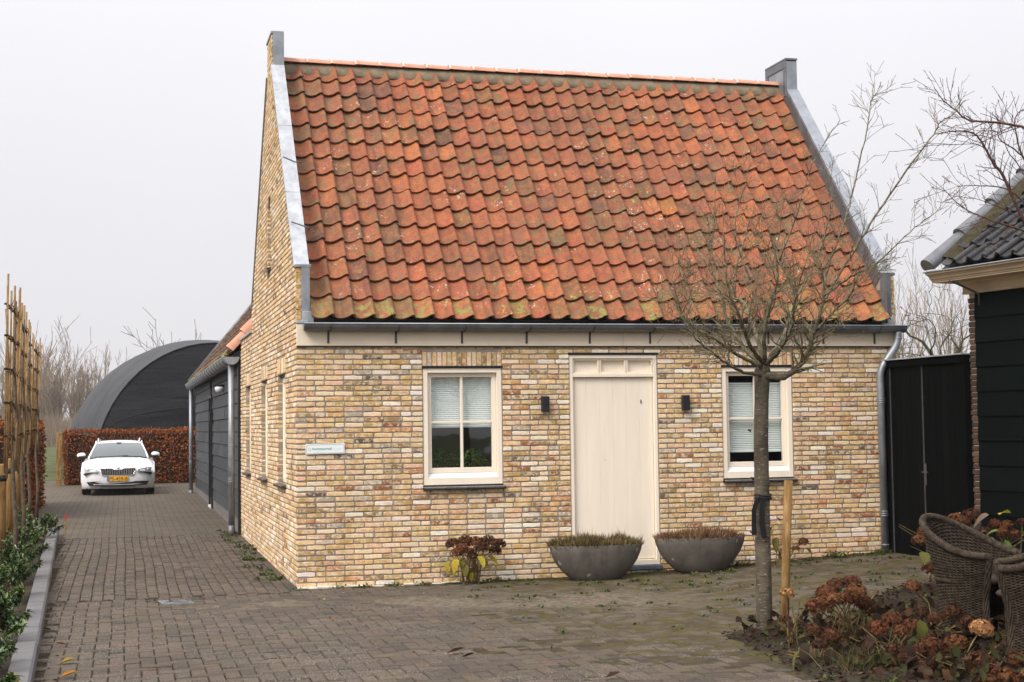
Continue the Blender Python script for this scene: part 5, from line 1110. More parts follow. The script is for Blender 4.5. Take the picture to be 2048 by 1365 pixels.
def leaf_mesh(seed):
    random.seed(seed); b = MB(); n = 7; l, w_ = .15, .095; vs = []; cu = rnd(.2, .7); tw_ = rnd(-.4, .4)
    for i in range(n+1):
        u = i/n; hw = w_*.5*(sin(pi*u**.75))**.8*(1+.08*sin(u*40)); zz = -cu*l*u*u; fold = .22*hw
        vs += [(l*u, -hw, zz+fold+tw_*hw*u), (l*u, 0, zz), (l*u, hw, zz+fold-tw_*hw*u)]
    b.add(vs, [(3*i+k, 3*i+k+1, 3*i+4+k, 3*i+3+k) for i in range(n) for k in range(2)], smooth=True); return b.mesh('leaf', M['leaf_o'], recalc=False)
leaves = [leaf_mesh(20+i) for i in range(6)]; random.seed(78)
BROWN = [(.090, .032, .014), (.068, .025, .012), (.11, .039, .016), (.050, .019, .011), (.14, .054, .022)]; TAN = [(.33, .165, .07)]
M['hyd_stem'] = barkmat('hydrangea_stem', (.16, .105, .045), (.26, .185, .085), 30, .3)
def hydrangea(base, hs, label, bare=6, lv=(), spread=.12, pale=()):
    base = Vector(base); e = empty('hydrangea', base, 0, label, 'hydrangea', 'faded hydrangeas'); st = MB()
    def stem(tip, r=.006):
        b0 = Vector((rnd(-1, 1)*spread, rnd(-1, 1)*spread*.6, -.03)); mid = b0.lerp(tip, .5)+Vector((tip.x*-.12, 0, .05)); st.tube([b0, b0.lerp(mid, .5)+rvec()*.012, mid+rvec()*.015, mid.lerp(tip, .5)+rvec()*.012, tip], [r*1.3, r*1.15, r, r*.85, r*.6], 5, cap=False); return mid
    for i, h in enumerate(hs):
        tip = Vector(h[:3])-base; r = h[3] if len(h) > 3 else .1; stem(tip); o = link('flower_head', heads[(i*3+len(hs)) % 5], e, tip, (rnd(-.25, .25), rnd(-.25, .25), rnd(0, 6)), (r/.1*(.85 if base.y < -1 else 1.12)*rnd(.9, 1.1),)*3)
        c = vary(random.choice(TAN if i in pale else BROWN), .18); o.color = (c[0], c[1], c[2], 1)
    top = max((Vector(h[:3])-base).z for h in hs) if hs else .4
    for i in range(bare):
        a = rnd(0, 2*pi); tip = Vector((cos(a)*rnd(.5, 1.6)*spread*1.6, sin(a)*spread, rnd(.35, .9)*top)); stem(tip, .0055)
    st.build('stems', M['hyd_stem'], e)
    for (lx, ly, lz, az, pitch, sc, col) in lv:
        o = link('leaf', leaves[int(abs(lx*97+lz*31)) % 6], e, Vector((lx, ly, lz))-base, (rnd(-.4, .4), pitch, az), (sc,)*3); c = vary(col, .15); o.color = (c[0], c[1], c[2], 1)
    return e
YEL, OLV, DRK, PAL, GRN = (.42, .33, .035), (.13, .12, .028), (.038, .024, .016), (.19, .155, .10), (.13, .19, .045)
def L3(p, az, pitch, sc, col): return (p[0], p[1], p[2], az, pitch, sc, col)
hydrangea((1.967, -0.160, 0.005), [(1.893, -0.200, 0.490)+(.07,), (2.183, -0.340, 0.445)+(.07,), (1.942, -0.360, 0.330)+(.06,), (1.742, -0.220, 0.462)+(.075,), (1.835, -0.300, 0.414)+(.075,), (2.015, -0.180, 0.462)+(.085,), (2.152, -0.200, 0.470)+(.08,), (2.295, -0.220, 0.444)+(.075,), (1.771, -0.320, 0.361)+(.065,), (2.057, -0.300, 0.401)+(.07,), (2.226, -0.280, 0.371)+(.07,), (1.907, -0.340, 0.375)+(.06,)],
    'faded hydrangea with yellow leaves against the brick wall below the window', 16, [L3((1.635, -0.250, 0.326), 3.0, .3, 1.1, YEL), L3((2.018, -0.360, 0.328), 5.0, .6, 1.1, YEL), L3((2.118, -0.360, 0.324), .1, .4, 1.0, YEL), L3((1.768, -0.360, 0.303), 3.9, .7, 1.0, YEL), L3((1.859, -0.340, 0.241), 4.5, .9, 1.0, OLV), L3((1.682, -0.300, 0.278), 3.6, .9, .9, YEL), L3((1.739, -0.300, 0.231), 4.2, 1.2, .9, YEL), L3((1.889, -0.330, 0.200), 4.7, 1.2, .8, OLV), L3((2.055, -0.300, 0.288), .2, .4, .9, YEL), L3((2.102, -0.300, 0.246), -.6, .9, .9, YEL), L3((1.984, -0.300, 0.233), 5.2, .8, .8, OLV), L3((2.202, -0.250, 0.221), 0, .5, .7, YEL), L3((1.839, -0.300, 0.295), 4.4, .6, .8, OLV), L3((1.954, -0.300, 0.138), 4.0, .9, .7, YEL)], .10)
hydrangea((5.824, -0.250, 0.103), [(6.063, -0.300, 0.345)+(.055,), (5.939, -0.350, 0.275)+(.045,)], 'thin hydrangea with olive leaves against the wall behind the tree stake', 12, [L3((5.731, -0.250, 0.562), 2.0, .2, 1.1, OLV), L3((5.661, -0.300, 0.496), 3.4, .5, 1.1, OLV), L3((5.711, -0.300, 0.416), 4.0, .8, 1.1, OLV), L3((5.808, -0.200, 0.617), 1.0, -.4, .9, (.10, .06, .03)), L3((6.018, -0.300, 0.407), .3, .3, .8, YEL), L3((5.951, -0.300, 0.349), -.5, .7, .8, YEL), L3((6.094, -0.300, 0.278), .1, .5, .7, YEL)], .09)
C1 = [(3.477, -6.339, 0.517), (3.618, -6.273, 0.536), (3.338, -6.404, 0.480), (3.309, -6.602, 0.449), (3.451, -6.535, 0.440), (3.587, -6.466, 0.423), (3.688, -6.385, 0.360), (3.260, -6.378, 0.381), (3.213, -6.628, 0.430), (3.463, -6.645, 0.511), (3.214, -6.871, 0.165)+(.07,)]
hydrangea((3.523, -6.322, 0.029), C1, 'large dark brown hydrangea clump in the bed right of the tree stake', 12, [L3((3.056, -6.725, 0.145), 4.5, 1.1, 1.2, PAL), L3((3.609, -6.674, 0.354), 4.7, 1.2, 1.2, DRK), L3((3.595, -6.565, 0.316), 4.9, .9, 1.1, OLV), L3((3.687, -6.593, 0.379), .5, .7, 1.1, DRK), L3((3.535, -6.756, 0.312), 4.2, 1.2, 1.1, DRK)], .16)
hydrangea((3.205, -6.083, 0.011), [(3.087, -6.235, 0.469)+(.065,), (3.029, -6.312, 0.284)+(.055,)], 'small hydrangea with a pale orange head in front of the tree stake', 7, [], .06, (0,))
hydrangea((3.496, -7.040, 0.022), [(3.383, -7.130, 0.296), (3.531, -7.068, 0.349), (3.617, -7.192, 0.314), (3.433, -7.350, 0.311)+(.07,), (3.276, -7.199, 0.200)+(.06,)], 'dark hydrangea with drooping olive leaves in the middle of the bed', 9, [L3((3.322, -7.418, 0.192), 5.0, 1.1, 1.3, (.11, .09, .045)), L3((3.570, -7.391, 0.387), 4.6, 1.0, 1.3, OLV), L3((3.552, -7.486, 0.322), 5.2, 1.2, 1.2, OLV), L3((3.258, -7.199, 0.264), 4.0, 1.0, 1.1, DRK), L3((3.373, -7.538, 0.241), 4.8, 1.2, 1.2, DRK)], .14)
hydrangea((4.685, -5.851, 0.060), [(4.490, -5.985, 0.580), (4.289, -6.029, 0.454)+(.085,), (4.687, -5.828, 0.546)+(.09,), (4.707, -5.828, 0.459)+(.06,)], 'tall stemmed brown hydrangea beside the left wicker chair', 7, [L3((4.486, -5.889, 0.714), 4.2, .3, 1.1, OLV), L3((4.361, -6.347, 0.256), 5.0, 1.0, 1.3, OLV), L3((4.250, -6.312, 0.147), 4.4, .9, 1.2, OLV)], .14)
hydrangea((3.743, -7.666, -0.102), [(3.482, -7.670, 0.243), (3.676, -7.669, 0.251)+(.11,), (3.936, -7.586, 0.331)+(.095,), (3.754, -7.839, 0.155), (3.803, -7.951, 0.086), (3.479, -7.769, 0.173)+(.07,)], 'rusty hydrangea with one pale head in front of the wicker chairs', 10, [L3((3.357, -7.732, 0.100), 4.8, 1.1, 1.2, DRK), L3((3.645, -7.811, 0.171), 5.2, 1.0, 1.1, (.10, .045, .025)), L3((3.345, -7.836, 0.149), 4.0, .9, 1.1, (.08, .04, .025))], .2, (2,))
hydrangea((5.893, -3.850, 0.289), [(5.529, -4.092, 0.738), (5.436, -4.167, 0.661)+(.11,), (5.820, -3.964, 0.798)+(.11,), (5.923, -3.993, 0.831)+(.10,), (6.124, -3.943, 0.856)+(.12,), (5.925, -4.096, 0.808)], 'brown hydrangea between the black gate and the left wicker chair', 5, [L3((5.942, -4.001, 0.879), 1.5, -.3, 1.0, PAL), L3((6.033, -4.123, 0.797), 4.6, 1.0, 1.4, (.10, .07, .065)), L3((5.931, -4.197, 0.747), 5.2, .8, 1.3, (.07, .05, .05))], .22)
hydrangea((6.014, -4.610, 0.355), [(5.809, -4.684, 0.763)+(.07,), (5.946, -4.619, 0.820)+(.085,), (5.993, -4.735, 0.816)+(.075,), (6.055, -4.746, 0.732)+(.08,), (5.896, -4.810, 0.760)+(.07,), (6.189, -4.683, 0.835)+(.07,)], 'hydrangea with yellow green leaves behind the right wicker chair', 12, [L3((5.836, -4.700, 0.920), 2.6, .2, 1.1, PAL), L3((5.755, -4.875, 0.728), 3.4, .6, 1.3, GRN), L3((5.991, -4.636, 0.912), .6, -.6, 1.0, YEL), L3((5.754, -4.774, 0.780), 2.8, .3, 1.1, (.26, .26, .12)), L3((6.055, -4.852, 0.776), .2, .3, 1.1, GRN), L3((5.865, -4.902, 0.703), 4.8, .7, 1.1, GRN), L3((5.803, -4.891, 0.786), 2.2, .1, .9, GRN)], .2)

hydrangea((3.538, -7.412, 0.006), [(3.512, -7.467, 0.183)+(.085,), (3.373, -7.532, 0.137)+(.08,), (3.356, -7.427, 0.192)+(.075,), (3.397, -7.744, 0.116)+(.08,)], 'low dark hydrangea at the bottom between the grass tuft and the rusty one', 8, [L3((3.315, -7.722, 0.117), 4.4, .8, 1.3, DRK), L3((3.282, -7.609, 0.085), 3.6, .7, 1.2, DRK), L3((3.378, -7.840, 0.081), 5.4, .8, 1.2, (.09, .05, .03)), L3((3.484, -7.562, 0.153), 5.8, .5, 1.2, DRK)], .18)
hydrangea((3.729, -8.233, -0.071), [(3.837, -8.174, 0.200)+(.09,), (3.703, -8.238, 0.119)+(.085,), (3.595, -8.207, 0.075)+(.08,), (3.753, -8.354, 0.116)+(.085,)], 'rusty hydrangea in the bottom right corner of the picture', 9, [L3((3.665, -8.228, 0.120), 4.2, .9, 1.3, DRK), L3((3.760, -8.255, 0.158), 5.6, .6, 1.2, (.10, .05, .03))], .2)
hydrangea((3.110, -6.727, -0.059), [(3.066, -6.734, 0.249)+(.075,), (3.143, -6.856, 0.225)+(.08,), (3.019, -6.924, 0.174)+(.07,)], 'short dark hydrangea at the foot of the large brown clump', 9, [L3((2.976, -6.810, 0.179), 3.6, .8, 1.2, DRK), L3((3.027, -7.028, 0.153), 4.8, .9, 1.2, DRK), L3((3.097, -7.046, 0.134), 5.6, .7, 1.2, (.09, .055, .03)), L3((2.885, -6.887, 0.140), 3.2, .6, 1.1, OLV)], .14)
hydrangea((4.202, -6.605, 0.073), [(4.276, -6.639, 0.321)+(.08,), (4.101, -6.695, 0.286)+(.08,), (4.322, -6.751, 0.260)+(.075,), (4.105, -6.490, 0.311)+(.07,)], 'dark hydrangea at the foot of the left wicker chair', 9, [L3((4.114, -6.797, 0.208), 4.6, .8, 1.3, DRK), L3((4.170, -6.914, 0.191), 5.4, .8, 1.2, OLV), L3((3.986, -6.766, 0.236), 3.8, .8, 1.2, DRK)], .16)

# ------------------------------------------------------------------ wicker chairs
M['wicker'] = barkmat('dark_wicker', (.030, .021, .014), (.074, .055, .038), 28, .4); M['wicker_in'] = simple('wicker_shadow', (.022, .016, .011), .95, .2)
def wicker_chair(loc, rz, label):
    e = empty('wicker_chair', loc, rz, label, 'chair', 'wicker tub chairs'); NS = 46; P0, P1 = radians(42), radians(318)
    def rim(f): u = abs(f-pi)/(pi-P0); return .62+.27*(cos(min(1, u*1.05)*pi)*.5+.5)
    def rad(z, h): u = z/h; return .275-.035*sin(pi*min(1, u*1.25))+.11*max(0, u-.35)**1.5
    def pt(f, z, off=0): h = rim(f); r = rad(z, h)+off; return Vector((r*1.10*cos(f), r*1.02*sin(f), z))
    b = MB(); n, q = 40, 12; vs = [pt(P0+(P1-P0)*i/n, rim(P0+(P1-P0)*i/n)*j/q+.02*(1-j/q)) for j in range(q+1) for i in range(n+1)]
    b.add(vs, [(j*(n+1)+i, j*(n+1)+i+1, (j+1)*(n+1)+i+1, (j+1)*(n+1)+i) for j in range(q) for i in range(n)], smooth=True); b.build('light_blocking_shell', M['wicker_in'], e, recalc=False)  # dark inner shell added to block light through the weave
    b = MB(); rows = 58
    for r in range(rows):
        u = (r+.5)/rows; pts = []
        for i in range(NS*2+1):
            f = P0+(P1-P0)*i/(NS*2); s = (1 if ((i//2)+r) % 2 else -1)*(1 if i % 2 else 0); zz = .03+(rim(f)-.05)*u; pts.append(pt(f, zz+rnd(-.0015, .0015), s*.010))
        b.tube(pts, .0058, 4, cap=False, smooth=True)
    tag(b.build('weave', M['wicker'], e), kind='stuff')
    b = MB()
    for i in range(NS+1):
        f = P0+(P1-P0)*i/NS; b.tube([pt(f, rim(f)*v) for v in (.02, .25, .5, .75, .97)], .0042, 4, cap=False)
    tag(b.build('stakes', M['wicker'], e), kind='stuff')
    b = MB(); path = [pt(P0, z) for z in (.0, .15, .30, .45, .57)]+[pt(P0+(P1-P0)*i/60, rim(P0+(P1-P0)*i/60), .004) for i in range(61)]+[pt(P1, z) for z in (.57, .45, .30, .15, .0)]
    for k in range(7):
        out = []; m_ = len(path)*4
        for i in range(m_):
            a = i/(m_-1)*(len(path)-1); j = min(len(path)-2, int(a)); c = path[j].lerp(path[j+1], a-j); an = i*.34+k*2*pi/7; tdir = (path[j+1]-path[j]).normalized(); s = tdir.cross(Vector((c.x, c.y, .2)).normalized()).normalized(); n2 = tdir.cross(s); out.append(c+s*cos(an)*.021+n2*sin(an)*.021)
        b.tube(out, .0088, 5, cap=False)
    b.build('braided_rim', M['wicker'], e)
    b = MB(); b.lathe([(.001, .40), (.27, .40), (.285, .42), (.27, .435), (.001, .44)], 24, (0, 0, 0), 1.05, 1.0); b.build('seat', M['wicker'], e)
    for f in (50, 130, 230, 310): q = pt(radians(f), .03); MB().tube([q, (q.x, q.y, -.05)], .018, 6).build('foot', M['wicker'], e)
    return e
c = (4.574, -6.442, 0.051); wicker_chair((c[0], c[1], bedz(c[0], c[1])+.03), radians(-60), 'brown wicker tub chair on the left, its back to the gate')
c = (4.493, -7.451, -0.040); wicker_chair((c[0], c[1], bedz(c[0], c[1])+.03), radians(150), 'brown wicker tub chair at the right picture edge, in front of the other')

# ------------------------------------------------------------------ the pollard cherry in front of the cottage
tree = empty('cherry_tree', (3.276, -5.375, -0.021), 0, 'bare ornamental cherry with a round twiggy crown before the cottage', 'tree'); T0 = Vector((3.276, -5.375, -0.021))
rel = lambda p: Vector(p)-T0
b = MB(); tp = [rel(p) for p in ((3.280, -5.372, -0.092), (3.271, -5.385, 0.158), (3.259, -5.411, 0.656), (3.250, -5.438, 1.155), (3.241, -5.464, 1.654), (3.245, -5.485, 1.987), (3.248, -5.494, 2.132), (3.252, -5.501, 2.228), (3.256, -5.509, 2.340))]
b.tube(tp, [.078, .068, .065, .062, .060, .059, .063, .068, .030], 16)
for zz, an in ((.9, 2.6), (1.35, 3.4), (1.75, 3.0), (2.0, .4), (1.2, .2), (1.9, 4.6)): q = Vector((.062*cos(an)-.02, .062*sin(an), zz)); b.tube([q*1.0, q+Vector((cos(an)*.025, sin(an)*.025, .01))], [.014, .008], 6)
b.build('trunk', M['cherry'], tree)
LIMBS = [([(3.220, -5.542, 2.185), (2.971, -5.686, 2.221), (2.724, -5.835, 2.321), (2.448, -5.980, 2.496), (2.286, -6.055, 2.726)], .017), ([(3.220, -5.546, 2.255), (2.991, -5.596, 2.357), (2.781, -5.652, 2.477), (2.508, -5.693, 2.636), (2.358, -5.776, 2.951)], .021), ([(3.261, -5.455, 2.288), (3.212, -5.243, 2.416), (3.146, -5.034, 2.686), (3.121, -4.940, 2.955), (2.969, -4.818, 3.316)], .024),
    ([(3.232, -5.551, 2.296), (3.050, -5.719, 2.432), (2.883, -5.896, 2.663), (2.754, -5.980, 2.896), (2.688, -6.088, 3.281)], .024), ([(3.285, -5.463, 2.313), (3.273, -5.367, 2.494), (3.251, -5.172, 2.806), (3.187, -5.061, 2.966), (3.373, -5.041, 3.559)], .027), ([(3.252, -5.558, 2.317), (3.202, -5.660, 2.518), (3.207, -5.779, 2.756), (3.224, -5.902, 3.010), (3.103, -5.995, 3.381)], .024),
    ([(3.309, -5.468, 2.300), (3.441, -5.408, 2.450), (3.624, -5.262, 2.672), (3.717, -5.194, 2.872), (3.626, -5.086, 3.208), (3.583, -4.985, 3.439)], .026), ([(3.268, -5.560, 2.283), (3.244, -5.870, 2.383), (3.255, -6.091, 2.571), (3.231, -6.199, 2.761), (3.300, -6.343, 3.142)], .022),
    ([(3.252, -5.529, 2.185), (3.359, -5.629, 2.169), (3.449, -5.707, 2.219), (3.514, -5.783, 2.339), (3.563, -5.859, 2.547), (3.611, -5.939, 2.807), (3.557, -5.994, 3.106)], .037), ([(3.555, -5.855, 2.515), (3.590, -6.080, 2.654), (3.698, -6.220, 2.803), (3.727, -6.342, 2.991)], .016),
    ([(3.599, -5.932, 2.746), (3.707, -5.822, 3.045), (3.892, -5.792, 3.467), (4.027, -5.744, 3.813), (4.120, -5.795, 4.271), (4.144, -5.812, 4.458), (4.188, -5.828, 4.529)], .012), ([(3.611, -5.938, 2.787), (3.799, -5.952, 3.073), (3.996, -6.022, 3.397), (4.233, -6.105, 3.760), (4.501, -6.196, 4.131), (4.548, -6.214, 4.224), (4.666, -6.248, 4.283)], .014),
    ([(3.596, -5.988, 2.823), (3.745, -6.137, 2.952), (3.929, -6.296, 3.078), (4.147, -6.471, 3.320), (4.337, -6.528, 3.455)], .012), ([(3.583, -5.178, 3.197), (3.665, -5.322, 3.526), (3.764, -5.478, 3.977), (3.990, -5.559, 4.356)], .009), ([(3.171, -5.473, 2.990), (3.049, -5.465, 3.409), (3.129, -5.508, 3.784), (3.170, -5.529, 3.950)], .010),
    ([(3.717, -5.193, 2.859), (4.007, -5.088, 3.302), (4.092, -5.130, 3.650), (4.070, -5.145, 4.001)], .012), ([(3.083, -5.031, 2.903), (3.134, -4.753, 3.238), (3.193, -4.692, 3.692), (3.201, -4.712, 4.003)], .010)]
cfg = dict(seg=.07, wander=.20, trop=.045, rmin=.0019, taper=.8, kids=(6, 7, 6), **{'from': .15}, ang=44, ratio=.46, rr=.62, ref=.45)
random.seed(21); tips = []
limb_b = MB(); twig_b = MB()
for pts, r in LIMBS:
    P_ = [rel(p) for p in pts]; path = []
    for i in range(len(P_)-1):
        a = P_[max(i-1, 0)]; b0, b1 = P_[i], P_[i+1]; c_ = P_[min(i+2, len(P_)-1)]
        for k in range(6):
            u = k/6; path.append(.5*((2*b0)+(b1-a)*u+(2*a-5*b0+4*b1-c_)*u*u+(3*b0-a-3*b1+c_)*u**3)+rvec()*.006)
    path.append(P_[-1]); n = len(path); R_ = [max(.0035, .88*r*(1-.80*i/n)) for i in range(n)]; limb_b.tube(path, R_, 8 if r > .014 else 6)
    long_ = r <= .014
    for i in range(int(n*(.30 if not long_ else .2)), n):
        for k in range(2 if not long_ else (2 if random.random() < .55 else 1)):
            if random.random() < .30: continue
            a = (path[min(i+1, n-1)]-path[i-1]).normalized(); s = a.cross(rvec()).normalized(); nd = a*cos(radians(48))+s*sin(radians(48))+Vector((0, 0, .15))
            branch(twig_b, path[i], nd, rnd(.14, .50)*(1 if not long_ else .62), max(.0022, R_[i]*.5), 2 if random.random() < .6 and not long_ else 1, cfg, None, tips)
    tips.append((path[-1], (path[-1]-path[-2]).normalized(), 0))
for i in range(10):                                      # tangle of thin shoots at the pollard knuckle
    a = rnd(0, 2*pi); branch(twig_b, rel((3.256, -5.503, 2.236))+Vector((cos(a)*.05, sin(a)*.05, rnd(-.02, .12))), Vector((cos(a), sin(a), rnd(.1, .9))), rnd(.25, .7), .004, 1, dict(cfg, wander=.3), None, tips)
limb_b.build('limbs', M['cherry'], tree); tag(twig_b.build('twigs', M['lichen_twig'], tree), kind='stuff')
b = MB(); buds(b, random.sample(tips, min(len(tips), 2600)), 2, .0042, (.13, .045, .04)); tag(b.build('buds', M['leaf_dry'], tree), kind='stuff')
print('cherry twigs', len(twig_b.f), 'tips', len(tips))
e = empty('tree_stake', (3.339, -5.598, -0.031), 0, 'round orange brown stake beside the cherry trunk', 'stake'); q0 = Vector((3.339, -5.598, -0.031)); q1 = Vector((3.420, -5.595, 1.318))
b = MB(); b.tube([(0, 0, -.1), (q1-q0)*.5, (q1-q0)], .036, 14); b.build('shaft', M['post'], e)
s0 = Vector((3.258, -5.441, 1.172)); e = empty('tree_tie', s0, 0, 'loose black strap tied round the cherry trunk', 'strap')
b = MB(); b.tube([(.066*cos(a), .066*sin(a), .006*sin(a*2)) for a in [2*pi*i/24 for i in range(25)]], .010, 6); b.tube([(.066*cos(a), .066*sin(a), .022+.006*sin(a*2+1)) for a in [2*pi*i/24 for i in range(25)]], .009, 6); b.build('loop', M['strap'], e)
def ribbon(path, w_, b):
    vs = []; P_ = [Vector(p) for p in path]
    for i, p in enumerate(P_): t_ = (P_[min(i+1, len(P_)-1)]-P_[max(i-1, 0)]).normalized(); s = t_.cross(Vector((.15, -1, 0))).normalized()*w_/2; o = Vector((0, -.005, 0)); vs += [p-s, p+s, p+s+o, p-s+o]
    n = len(P_); b.add(vs, [(4*i+k, 4*i+(k+1) % 4, 4*i+4+(k+1) % 4, 4*i+4+k) for i in range(n-1) for k in range(4)]+[(3, 2, 1, 0), (4*n-4, 4*n-3, 4*n-2, 4*n-1)])
b = MB(); ribbon([(-.05, -.06, .0), (-.09, -.065, -.03), (-.115, -.07, -.10), (-.118, -.07, -.22), (-.118, -.07, -.30)], .045, b); b.build('tail', M['strap'], e)
b = MB(); ribbon([(-.03, -.07, -.0), (-.045, -.075, -.08), (-.05, -.075, -.2), (-.03, -.075, -.33)], .050, b); b.build('tail', M['strap'], e)

# ------------------------------------------------------------------ second tree reaching in from the right
t2 = empty('garden_tree', (4.951, -7.322, 0.134), 0, 'bare reddish tree whose branches reach in from the right above the barn', 'tree'); T2 = Vector((4.951, -7.322, 0.134)); rel2 = lambda p: Vector(p)-T2
b = MB(); b.tube([rel2(p) for p in ((4.952, -7.315, 0.024), (4.943, -7.382, 1.199), (4.931, -7.430, 2.080), (4.913, -7.451, 2.521))], [.08, .07, .065, .06], 10); b.build('trunk', M['cherry'], t2)
L2_ = [([(4.913, -7.449, 2.484), (4.734, -7.431, 2.964), (4.509, -7.390, 3.261), (4.359, -7.370, 3.594), (4.299, -7.359, 3.668), (4.217, -7.346, 3.823), (4.145, -7.332, 3.905), (4.021, -7.301, 3.918), (3.889, -7.265, 3.898)], .016), ([(4.913, -7.451, 2.521), (4.648, -7.639, 3.375), (4.437, -7.612, 3.847), (4.297, -7.580, 3.921), (4.123, -7.536, 3.945), (4.000, -7.505, 3.961), (3.913, -7.487, 4.034), (3.825, -7.468, 4.108), (3.766, -7.458, 4.202)], .013),
    ([(4.841, -7.450, 2.816), (4.449, -7.674, 3.077), (4.149, -7.705, 3.174), (4.046, -7.680, 3.211), (3.858, -7.636, 3.302), (3.717, -7.608, 3.442)], .010), ([(4.698, -7.426, 3.038), (4.614, -7.318, 3.348), (4.434, -7.281, 3.506), (4.219, -7.226, 3.531), (4.093, -7.193, 3.529)], .008), ([(4.769, -7.461, 3.331), (4.709, -7.258, 3.660), (4.563, -7.229, 3.812), (4.455, -7.205, 3.888), (4.418, -7.200, 3.956), (4.291, -7.167, 3.958)], .008),
    ([(4.306, -7.359, 3.649), (4.206, -7.343, 3.809), (3.985, -7.286, 3.819), (3.800, -7.237, 3.811)], .004), ([(4.509, -7.390, 3.261), (4.377, -7.360, 3.336), (4.199, -7.318, 3.412), (4.003, -7.269, 3.444)], .005), ([(4.805, -7.458, 3.110), (4.567, -7.520, 3.465), (4.426, -7.500, 3.758), (4.390, -7.504, 3.976), (4.446, -7.523, 4.056)], .010), ([(4.662, -7.423, 3.149), (4.687, -7.148, 3.640), (4.566, -7.127, 3.831), (4.474, -7.120, 4.115)], .007)]
random.seed(5); tips = []; lb = MB(); tb_ = MB(); cfg2 = dict(cfg, wander=.16, kids=(4, 4), ratio=.5, trop=.03)
for pts, r in L2_:
    P_ = [rel2(p) for p in pts]; path = []
    for i in range(len(P_)-1):
        a = P_[max(i-1, 0)]; b0, b1 = P_[i], P_[i+1]; c_ = P_[min(i+2, len(P_)-1)]
        for k in range(5): u = k/5; path.append(.5*((2*b0)+(b1-a)*u+(2*a-5*b0+4*b1-c_)*u*u+(3*b0-a-3*b1+c_)*u**3)+rvec()*.003)
    path.append(P_[-1]); n = len(path); R_ = [max(.0022, r*(1-.85*i/n)) for i in range(n)]; lb.tube(path, R_, 6)
    for i in range(int(n*.3), n):
        tips.append((path[i], rvec(), 0))
        if random.random() < .85: a = (path[min(i+1, n-1)]-path[i-1]).normalized(); s = a.cross(rvec()).normalized(); branch(tb_, path[i], a*.7+s*.75, rnd(.08, .34), max(.0018, R_[i]*.5), 1 if random.random() < .6 else 0, cfg2, None, tips)
lb.build('limbs', M['red_twig'], t2); tag(tb_.build('twigs', M['red_twig'], t2), kind='stuff')
b = MB(); buds(b, tips, 3, .0050, (.10, .03, .032)); tag(b.build('buds', M['leaf_dry'], t2), kind='stuff')

# ------------------------------------------------------------------ trees in the distance
M['far_twig'] = barkmat('pale_willow_bark', (.20, .15, .105), (.28, .215, .155), 3, .2); M['old_bark'] = barkmat('mossy_fruit_bark', (.050, .042, .030), (.105, .10, .045), 8, .5)
def bare_tree(name, loc, h, label, cat, group, seed, mat, spread=.35, stems=7, trunk=.3, r0=.16, cfgx=None, depth=3):
    random.seed(seed); e = empty(name, loc, 0, label, cat, group); b = MB(); tb = MB()
    tb.tube([(0, 0, -.3), (rnd(-.05, .05)*h, 0, h*trunk*.5), (rnd(-.05, .05)*h, rnd(-.03, .03)*h, h*trunk)], [r0, r0*.85, r0*.7], 8); top = Vector(tb.v[-3])
    cf = dict(seg=h*.05, wander=.13, trop=.05, rmin=.012, taper=.85, kids=(5, 5, 4), **{'from': .2}, ang=32, ratio=.45, rr=.5, ref=h*.45); cf.update(cfgx or {})
    for i in range(stems):
        a = 2*pi*i/stems+rnd(-.3, .3); branch(b, Vector((0, 0, h*trunk*rnd(.7, 1))), Vector((cos(a)*spread*rnd(.4, 1.3), sin(a)*spread, 1)), h*(1-trunk)*rnd(.75, 1.05), r0*.5, depth-1, cf)
    tb.build('trunk', mat, e); tag(b.build('crown', mat, e), kind='stuff')
W = [(20, 690, 205, 'leftmost pale bare willow beyond the bamboo frames'), (70, 700, 225, 'pale bare willow just right of the bamboo frames'), (112, 712, 195, 'pale bare willow above the brown gatepost'), (160, 708, 215, 'pale bare willow at the left foot of the tarpaulin hall'), (205, 702, 230, 'pale bare willow whose top shows beside the curve of the hall')]
W2 = [(-16.914, 199.054, 2.027), (-14.738, 219.189, 2.000), (-10.375, 187.006, 1.936), (-7.905, 207.065, 1.905), (-4.974, 221.829, 1.866)]
for (px, py, D_, lab), p in zip(W, W2): bare_tree('willow_tree', (p[0], p[1], .2), 1.6+(862-py)*.70*D_/2990, lab, 'tree', 'hazy willows behind the hall', px, M['far_twig'], .34, 17, .06, .40, dict(kids=(6, 7, 6), rmin=.020, ang=20, trop=.06))
p = (-15.052, 255.496, 2.008); bare_tree('willow_tree', (p[0], p[1], .2), 15.5, 'faint far willow in the gap between the nearer willows', 'tree', 'hazy willows behind the hall', 9, M['far_twig'], .4, 14, .08, .45, dict(rmin=.03, ang=22))
p = (0.496, 59.983, 1.774); bare_tree('alder_tree', (p[0], p[1], .2), 5.75, 'thin bare treetop peeping over the left crown of the hall', 'tree', 'treetops over the hall', 12, M['twig'], .12, 4, .3, .10, dict(rmin=.010))
p = (1.953, 59.605, 1.754); bare_tree('alder_tree', (p[0], p[1], .2), 5.6, 'thin bare treetop over the hall next to the shed roof', 'tree', 'treetops over the hall', 13, M['twig'], .12, 4, .3, .10, dict(rmin=.010))
gn = dict(seg=.12, wander=.42, trop=.03, ang=50, ratio=.55, kids=(5, 5, 4), rmin=.006)
p = (13.265, 9.058, 1.593); bare_tree('fruit_tree', (p[0], p[1], .2), 4.3, 'gnarled mossy old fruit tree behind the black gate', 'tree', None, 4, M['old_bark'], 1.3, 8, .38, .16, gn, 4)
